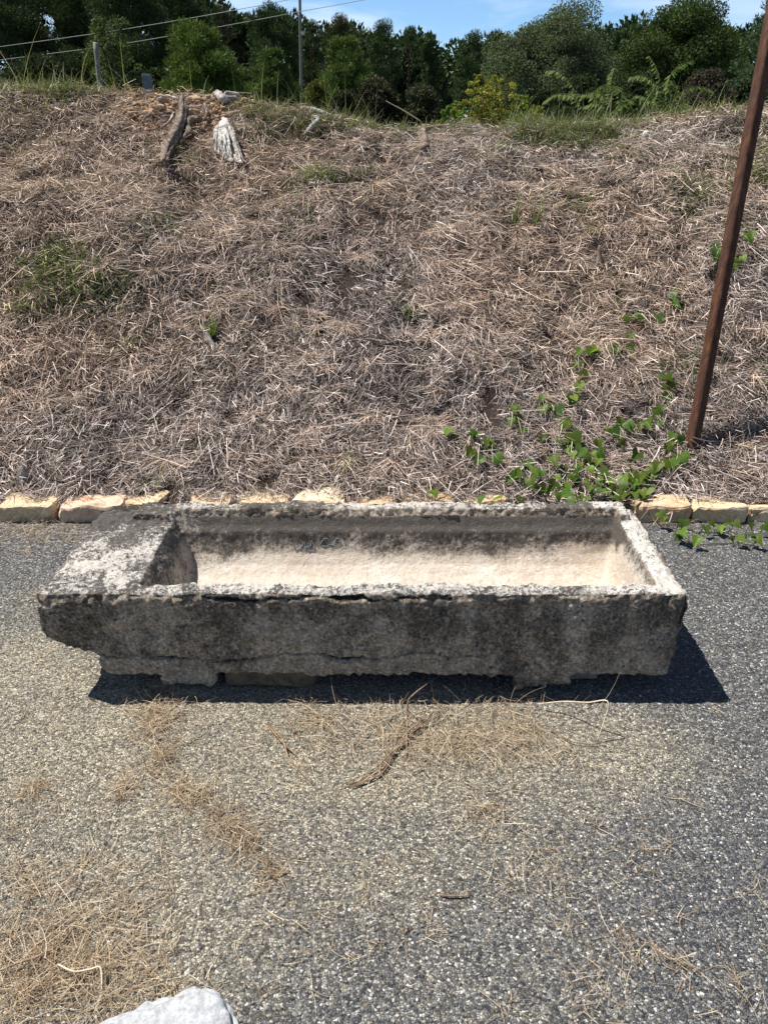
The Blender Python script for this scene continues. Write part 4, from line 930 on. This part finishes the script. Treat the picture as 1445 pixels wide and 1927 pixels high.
ground_stalk([(1030, 1370), (1075, 1395), (1110, 1400), (1140, 1402)], [.01, .01, .008, .005], [.0015, .0015, .0015, .001], M_STICK, 'thin dark stalk lying just right of the golden straw')

# ------------------------------------------------------------------ trees and shrubs
def cards(Cn, u, v):
    V = np.stack([Cn - u * .5, Cn + v * .5 - u * .08, Cn + u * .5, Cn - v * .5 - u * .08], 1).reshape(-1, 3)
    F = np.arange(len(Cn) * 4).reshape(-1, 4); return V, F
def elev(py): return ray(CX, py)
def place(px, d, z=None):
    r = ray(px, 210); x = r[0] / r[1] * d; return np.array([x, d, hgt(np.array([x]), np.array([d]))[0] if z is None else z])
def ztop(py, d): r = ray(CX, py); return CAMZ + r[2] / r[1] * d
def m_per_px(d): return (d * cp) / FPX * 1.0
def tree(name, px, top, wpx, d, kind, lab, base=None, cols=None, dens=1.0, leaf=None, grp=None, catg='tree', low=.18):
    b = place(px, d, 1.1); H = max(ztop(top, d) - b[2], .5); Wm = wpx * d / 1.13 / FPX
    rt = empty(name, b, lab, catg, grp)
    rs = np.random.default_rng(int(px * 7 + d * 13) % 100000)
    cl = []
    if kind == 'pine':                       # puffs on whorled limbs, open below
        n = int(46 * dens)
        for i in range(n):
            t = low + (1 - low) * (i + rs.random()) / n; prof = (math.sin(math.pi * min(1, (t - low) / (1 - low) * .80 + .17))) ** .8
            a = rs.uniform(0, 6.28); r = Wm / 2 * prof * (rs.uniform(.25, 1.0) ** .6)
            cl.append((r * math.cos(a), r * math.sin(a), H * t * .98, Wm * rs.uniform(.10, .19)))
    elif kind == 'young_pine':
        nw = int(10 * dens)
        for i in range(nw):
            t0 = .04 + .90 * i / nw; ln = (1 - t0) ** .8
            for b_ in range(6):
                a = rs.uniform(0, 6.28); L_ = Wm / 2 * ln * rs.uniform(.55, 1.15)
                for q in (.3, .55, .8, 1.0):
                    cl.append((L_ * q * math.cos(a), L_ * q * math.sin(a), H * min(.97, t0 + .10 * q * rs.uniform(.4, 1.3)), Wm * rs.uniform(.045, .075)))
        for t in (.9, .94, .98): cl.append((0, 0, H * t, Wm * .035))
    elif kind == 'broad':
        n = int(60 * dens)
        for i in range(n):
            q = norm(rs.normal(0, 1, 3)); q = q * rs.random() ** .4
            cl.append((q[0] * Wm * .46 * (1.12 - .35 * max(q[2], 0)), q[1] * Wm * .46, H * (low + (1 - low) * (.5 + .46 * q[2])), Wm * rs.uniform(.07, .17)))
    elif kind == 'bush':
        n = int(64 * dens)
        for i in range(n):
            t = rs.uniform(.15, 1) ** .8; a = rs.uniform(0, 6.28); pr = math.sqrt(max(0, 1.02 - t * t)) * rs.uniform(.3, 1)
            cl.append((math.cos(a) * Wm * .48 * pr, math.sin(a) * Wm * .4 * pr, H * (.06 + .88 * t), Wm * rs.uniform(.08, .17)))
    elif kind == 'weed':
        for i in range(int(34 * dens)):
            x = rs.uniform(-.5, .5); h_ = H * rs.uniform(.35, 1.0) * (1 - 1.6 * x * x); le = rs.uniform(-.10, .10)
            for t in np.linspace(.12, 1, 9): cl.append((x * Wm + le * Wm * t * t, rs.uniform(-.3, .3) * Wm * .6, h_ * t, Wm * .040 * (1.5 - .7 * t)))
    cl = np.array(cl)
    # limbs and trunk
    tr = [tube(np.array([[0, 0, -.3], [Wm * .01, 0, H * .4], [0, 0, H * .93]]), [H * .020, H * .014, H * .003], 14, 7, .08, int(px))]
    for c in cl[:: (3 if kind not in ('bush', 'weed') else 9)]:
        z0 = min(c[2] * .82, H * .85); tr.append(tube(np.array([[0, 0, z0], [c[0] * .5, c[1] * .5, z0 + (c[2] - z0) * .6], c[:3]]), [H * .005, H * .003, H * .0012], 5, 4))
    tv, tf = join(tr); mesh('trunk', tv, tf, M_BARK, rt)
    pxm = d / 1.13 / FPX                      # metres per photo pixel
    lf = (leaf or 3.4) * pxm
    cols = np.array(cols if cols is not None else [[.030, .048, .020], [.042, .062, .026], [.022, .036, .018]])
    P, Uu, Vv, K = [], [], [], []
    for c in cl:
        rad = c[3] * 1.22; m = int(np.clip((17.0 if 'pine' in kind else 11.0) * (rad / lf) ** 2, 30, 1800))
        q = norm(rs.normal(0, 1, (m, 3))) * (rs.random((m, 1)) ** .45); q[:, 2] *= .75
        m = len(q)
        P.append(c[:3] + q * rad)
        if kind in ('pine', 'young_pine'):
            u = norm(q + np.array([0, 0, .55]) + rs.normal(0, .45, (m, 3))) * lf * rs.uniform(1.1, 2.1, (m, 1)); v = norm(np.cross(u, rs.normal(0, 1, (m, 3)))) * lf * rs.uniform(.20, .38, (m, 1))
        else:
            u = norm(rs.normal(0, 1, (m, 3)) - np.array([0, 0, .3])) * lf * rs.uniform(.9, 1.5, (m, 1)); v = norm(np.cross(u, rs.normal(0, 1, (m, 3)))) * lf * rs.uniform(.5, .85, (m, 1))
        Uu.append(u); Vv.append(v); K.append(cols[rs.integers(0, len(cols), m)] * rs.uniform(.75, 1.25, (m, 1)) * rs.uniform(.85, 1.2))
    P, Uu, Vv, K = map(np.vstack, (P, Uu, Vv, K)); cv, cf = cards(P, Uu, Vv)
    mesh('crown' if catg == 'tree' else 'foliage', cv, cf, M_NEEDLE if 'pine' in kind else M_LEAF, rt, col=np.repeat(K, 4, 0))
    return rt
PG = [[.055, .092, .030], [.078, .125, .040], [.036, .060, .022]]
PD = [[.044, .070, .028], [.064, .098, .038], [.026, .044, .019]]
YG = [[.105, .155, .036], [.135, .185, .045], [.065, .105, .026]]
BR = [[.050, .068, .028], [.066, .088, .034], [.036, .050, .022]]
G1 = 'tall pines along the edge of the wood'
tree('pine_tree', 35, -60, 160, 84, 'pine', 'tall dark pine at the far left edge of the wood', cols=PD, dens=1.5, grp=G1)
tree('pine_tree', 150, -70, 170, 88, 'pine', 'tall dark pine behind the leafy sapling and fence post', cols=PD, dens=1.5, grp=G1)
tree('pine_tree', 262, -55, 150, 82, 'pine', 'tall dark pine between the leafy sapling and the bright young pine', cols=PD, dens=1.5, grp=G1)
tree('pine_tree', 355, -40, 130, 85, 'pine', 'tall dark pine rising behind the bright young pine', cols=PD, dens=1.5, grp=G1)
tree('pine_tree', 432, 14, 80, 90, 'pine', 'thin topped brownish pine under the bare twigs', cols=[[.052, .05, .03], [.04, .045, .026]], dens=.9, grp=G1)
tree('pine_tree', 522, 2, 98, 86, 'pine', 'large rounded pine directly left of the utility pole', cols=PD, dens=1.3, grp=G1)
tree('pine_tree', 590, 38, 50, 92, 'pine', 'narrow pine just right of the utility pole', cols=PD, grp=G1)
tree('pine_tree', 648, 32, 86, 84, 'pine', 'olive tinted rounded tree top right of the utility pole', cols=[[.055, .066, .028], [.045, .056, .025], [.07, .075, .032]], dens=1.2, grp=G1)
tree('pine_tree', 722, 40, 72, 88, 'pine', 'lumpy pine with a ragged top, left of the pointed pine', cols=PD, dens=1.1, grp=G1)
tree('pine_tree', 768, 46, 56, 95, 'pine', 'open pine whose gaps show sky beside the pointed pine', cols=PD, dens=.6, grp=G1)
tree('pine_tree', 806, 63, 80, 80, 'young_pine', 'dense pointed dark pine in the middle before the gap of sky', cols=PD, dens=1.6, grp=G1, low=.05)
tree('pine_tree', 882, 62, 72, 84, 'pine', 'rounded pine on the right side of the gap of sky', cols=PD, dens=1.2, grp=G1, low=.05)
tree('pine_tree', 928, 58, 60, 88, 'pine', 'pine half hidden by the grey green willowy tree', cols=PD, dens=1.1, grp=G1, low=.05)
for px, tp, lab in ((1105, 62, 'pine in the far row just right of the grey green willowy tree'), (1145, 55, 'second pine of the far row right of the willowy tree'), (1182, 42, 'tallest pine of the far row left of the big leafy tree'), (1215, 45, 'pine of the far row touching the big leafy tree'), (1352, 57, 'far pine right of the big leafy tree'), (1385, 62, 'far pine low beside the right edge pine')):
    tree('pine_tree', px, tp, 58, 90, 'young_pine', lab, cols=PG, dens=1.2, grp='far row of pines on the right')
tree('willowy_tree', 1036, -14, 215, 30, 'broad', 'feathery grey green tree with fine leaves against the sky', cols=[[.10, .125, .070], [.075, .10, .052], [.14, .155, .10]], dens=1.7, leaf=3.2, low=.05)
tree('leafy_tree', 1272, -12, 205, 32, 'broad', 'big dark leafy tree left of the rusty post', cols=[[.055, .085, .028], [.075, .105, .034], [.04, .062, .022]], dens=1.7, leaf=3.8, low=.08)
tree('young_pine', 1436, -14, 230, 20, 'young_pine', 'soft needled pine at the right edge behind the rusty post', cols=[[.06, .095, .05], [.08, .12, .06], [.045, .07, .036]], dens=1.8, leaf=5.0)
G2 = 'young pines and saplings behind the bank'
tree('young_pine', 388, 44, 270, 20, 'young_pine', 'bright green young pine behind the clay crest', cols=YG, dens=1.25, leaf=5.0, grp=G2)
tree('young_pine', 518, 94, 165, 22, 'young_pine', 'small bushy young pine below the utility pole', cols=[[.07, .105, .032], [.085, .125, .038]], dens=1.5, leaf=5, grp=G2)
tree('young_pine', 650, 72, 190, 30, 'young_pine', 'mid green young pine in the middle distance right of the pole', cols=[[.075, .115, .032], [.10, .145, .04]], dens=1.6, leaf=4.5, grp=G2)
tree('leafy_sapling', 226, 14, 110, 18, 'broad', 'thin leafy sapling with pale leaves beside the grey fence post', cols=[[.085, .115, .045], [.11, .14, .058], [.06, .085, .034]], dens=.9, leaf=5.5, grp=G2, low=.02)
SH = 'shrubs behind the crest'
for (px, tp, wp, d, cl_, dn, lab) in [(598, 140, 70, 16, [[.12, .12, .03], [.09, .10, .028]], 1, 'yellowish shrub below the mid green young pine'),
        (700, 150, 130, 15, [[.05, .05, .03], [.035, .04, .022], [.065, .055, .038]], 1.4, 'dark brownish shrub in the dip of the crest'),
        (650, 168, 90, 14, [[.045, .05, .028], [.03, .036, .02]], 1.2, 'dark low shrub left of the dip in the crest'),
        (790, 165, 110, 15, [[.05, .055, .03], [.04, .045, .024], [.062, .06, .036]], 1.3, 'dark shrub right of the dip in the crest'),
        (930, 136, 185, 11, [[.30, .26, .06], [.22, .24, .05], [.34, .27, .08], [.16, .20, .045]], 2.2, 'yellow green goldenrod bush on the crest right of centre'),
        (905, 118, 70, 16, [[.12, .17, .04], [.09, .13, .034]], .8, 'light green wispy shrub behind the goldenrod bush'),
        (850, 190, 90, 9.5, [[.17, .27, .055], [.13, .21, .045]], 2.6, 'bright green low weeds left of the goldenrod bush'),
        (985, 178, 70, 9.5, [[.20, .27, .055], [.15, .21, .045]], 2.4, 'bright green low weeds right of the goldenrod bush'),
        (1320, 132, 120, 15, [[.055, .05, .036], [.045, .042, .03], [.075, .06, .045]], 1.3, 'brownish seed topped shrub below the big leafy tree'),
        (1080, 135, 120, 18, [[.035, .05, .024], [.045, .062, .028]], 1.3, 'dark shrub behind the fern like saplings, left one'),
        (1150, 165, 120, 8.6, [[.07, .10, .03], [.09, .125, .035], [.05, .075, .024]], 1.0, 'mid green leafy bush the middle feather leaves grow out of'),
        (1245, 155, 130, 8.6, [[.075, .11, .03], [.10, .135, .036], [.05, .075, .024]], 1.1, 'mid green leafy bush the right feather leaves grow out of'),
        (1390, 150, 120, 18, [[.035, .052, .028], [.045, .062, .032]], 1.3, 'dark shrub behind the post at the right edge'),
        (1190, 140, 130, 19, [[.035, .05, .024], [.045, .062, .028]], 1.3, 'dark shrub behind the fern like saplings, right one'),
        (300, 130, 110, 24, [[.035, .05, .024], [.045, .06, .028]], 1.2, 'dark shrub between the sapling and the bright young pine'),
        (90, 120, 190, 26, [[.035, .048, .024], [.045, .06, .028]], 1.6, 'dark shrub under the tall pines at the far left'),
        (460, 130, 90, 24, [[.035, .05, .024], [.045, .06, .028]], 1.2, 'dark shrub between the bright and the small young pine')]:
    tree('shrub', px, tp, wp, d, 'weed' if ('goldenrod bush' in lab or 'weeds' in lab) else 'bush', lab, cols=cl_, dens=dn, leaf=4.6, grp=SH, catg='shrub')
# the massed wood behind, one mass
def wood():
    P, Uu, Vv, K = [], [], [], []
    rs = np.random.default_rng(99)
    for i in range(760):
        px = rs.uniform(-260, 1700); d = rs.uniform(94, 125)
        cap = np.interp(px, [-300, 380, 440, 560, 620, 800, 830, 860, 1000, 1110, 1240, 1440, 1700], [-60, -50, 55, 60, 75, 95, 122, 100, 90, 78, 66, 70, 40])
        py = rs.uniform(cap, 225) if rs.random() < .85 else cap + rs.uniform(0, 14)
        c = np.array([ray(px, 200)[0] / ray(px, 200)[1] * d, d, ztop(py, d)])
        rad = rs.uniform(1.3, 2.6); m = int(230 * (rad / 1.8) ** 2)
        q = norm(rs.normal(0, 1, (m, 3))) * rs.random((m, 1)) ** .45
        P.append(c + q * rad); u = norm(q + [0, 0, .5] + rs.normal(0, .5, (m, 3))) * rs.uniform(.45, .9, (m, 1)); Uu.append(u)
        Vv.append(norm(np.cross(u, rs.normal(0, 1, (m, 3)))) * rs.uniform(.25, .45, (m, 1))); K.append(np.array(PD)[rs.integers(0, 3, m)] * rs.uniform(.6, 1.1))
    P, Uu, Vv, K = map(np.vstack, (P, Uu, Vv, K)); v, f = cards(P, Uu, Vv)
    o = mesh('far_wood', v, f, M_NEEDLE, col=np.repeat(K, 4, 0)); tag(o, 'dark mass of pine wood filling the background', 'wood', kind='stuff')
wood()
# saplings with long feathered leaves on the right crest
def feather(px, fronds, lab, d=7.6):
    b = place(px, d); rt = empty('feather_leaf_sapling', b, lab, 'sapling', 'feather leaved saplings behind the right crest')
    sv, P, Dv, Nv, Lv, Wv, Kv = [], [], [], [], [], [], []
    for fr in fronds:
        dd = d + random.uniform(-.25, .25); pts = np.array([on_y(x, y, dd + i * .05) for i, (x, y) in enumerate(fr)]); q = spline(pts, 22)
        st = np.array([b - [0, 0, .1], (b + pts[0]) / 2 + [0, 0, .1], pts[0]]); sv.append(tube(st, [.008, .006, .004], 8, 5)); sv.append(tube(q, [.004, .003, .0015], 22, 5))
        T = norm(np.gradient(q, axis=0))
        for i in range(1, 22):
            for s in (-1, 1):
                side = norm(np.cross(T[i], [0, 0, 1.])) * s
                P.append(q[i]); Dv.append(side * .55 + T[i] * .35 + np.array([0, 0, -.75]) + RNG.normal(0, .15, 3)); Nv.append(np.array([side[0] * .7, -.6, .75]) + RNG.normal(0, .2, 3))
                Lv.append(.070 * (1 - .35 * abs(i / 22 - .45)) * random.uniform(.6, 1.1)); Wv.append(random.uniform(.017, .026)); Kv.append(np.array([.11, .16, .042]) * random.uniform(.5, 1.3))
    P, Dv, Nv, Lv, Wv, Kv = map(np.array, (P, Dv, Nv, Lv, Wv, Kv))
    Dn = norm(Dv); S = norm(np.cross(Dn, Nv)); n = len(P); t = np.array([0, .35, .7, 1]); wv = np.array([.15, 1, .75, .05])
    ctr = P[:, None] + Dn[:, None] * (Lv[:, None] * t)[..., None]
    V = np.stack([ctr - S[:, None] * (Wv[:, None] * wv)[..., None] / 2, ctr + S[:, None] * (Wv[:, None] * wv)[..., None] / 2], 2).reshape(-1, 3)
    bb = (np.arange(n) * 8)[:, None] + np.arange(3)[None] * 2; F = np.stack([bb, bb + 1, bb + 3, bb + 2], -1).reshape(-1, 4)
    mesh('foliage', local(rt, V), F, M_LEAF, rt, col=np.repeat(Kv, 8, 0)); v, f = join(sv); mesh('stem', local(rt, v), f, M_VSTEM, rt)
feather(1090, [[(1095, 205), (1075, 180), (1045, 178), (1025, 190)], [(1090, 200), (1075, 160), (1050, 135), (1030, 133)], [(1098, 205), (1090, 180), (1070, 176)]], 'feather leaved sapling reaching left of the others, near the goldenrod')
feather(1150, [[(1140, 205), (1115, 180), (1135, 160), (1162, 162)], [(1150, 205), (1148, 165), (1152, 140), (1156, 128)], [(1150, 200), (1125, 175), (1095, 178), (1065, 180)], [(1155, 210), (1180, 190), (1200, 185)], [(1140, 212), (1120, 195), (1100, 200)], [(1160, 208), (1170, 180), (1165, 165)]], 'middle feather leaved sapling with arching leaves on the crest')
feather(1245, [[(1240, 205), (1235, 165), (1210, 143), (1185, 145)], [(1245, 200), (1243, 160), (1235, 130), (1222, 106)], [(1250, 200), (1258, 150), (1275, 125), (1302, 113)], [(1255, 205), (1280, 175), (1310, 162), (1340, 170)], [(1240, 212), (1215, 185), (1195, 180)], [(1250, 210), (1262, 185), (1255, 165)], [(1246, 212), (1232, 190), (1240, 172)], [(1255, 212), (1285, 195), (1300, 200)]], 'right feather leaved sapling, fullest one, left of the rusty post')

# ------------------------------------------------------------------ utility pole, wires, fence post
ud = 42.0; ub = place(566, ud, 1.1); up_ = on_y(563.5, -60, ud)
pole = empty('utility_pole', ub, 'slender utility pole rising in front of the pines', 'pole')
v, f = tube(np.array([ub - [0, 0, .3], (ub + up_) / 2, up_]), [.075, .07, .062], 20, 8); mesh('shaft', local(pole, v), f, M_GREY, pole)
ins = on_y(570, 63, ud - .05)
o = rock('junction_box', (.16, .12, .13), ins - ub, M_WROCK, 90, .03, .8, 0, .12, 6, parent=pole)
def wire(pts, lab):
    P = np.array([on_y(x, y, dd) for x, y, dd in pts]); v, f = tube(P, [.014, .014], 60, 5); b = P.mean(0)
    o = mesh('overhead_wire', v - b, f, M_WIRE); o.location = tuple(b); tag(o, lab, 'wire', 'overhead wires')
wire([(-160, 109, 46), (0, 88, 45), (240, 54, 43.5), (480, 12, 42), (640, -22, 41), (800, -60, 40)], 'upper overhead wire crossing the wood at the top left')
wire([(-160, 134, 45), (0, 113, 44), (240, 81, 43), (480, 38, 42), (563, 22, 41.9), (683, 0, 41), (860, -38, 40)], 'lower overhead wire that touches the utility pole')
fb = place(190, 8.2); ft = on_y(180, 80, 8.3)
v, f = tube(np.array([fb - [0, 0, .3], (fb + ft) / 2, ft]), [.024, .023, .022], 16, 8, .08, 4); o = mesh('fence_post', v - fb, f, M_GREY, smooth=True); o.location = tuple(fb)
tag(o, 'slim grey post standing behind the left crest before the sapling', 'post')
gb = place(281, 9); gt = on_y(281, 149, 9.0)
o = rock('marker_post', (.09, .06, gt[2] - gb[2] + .1), ((gt + gb) / 2)[:3], mat_rock('blue_grey_post', (.10, .12, .14), (.2, .23, .26)), 95, .03, .8, 0, .08, 8); tag(o, 'short blue grey post top showing just above the left crest', 'post')
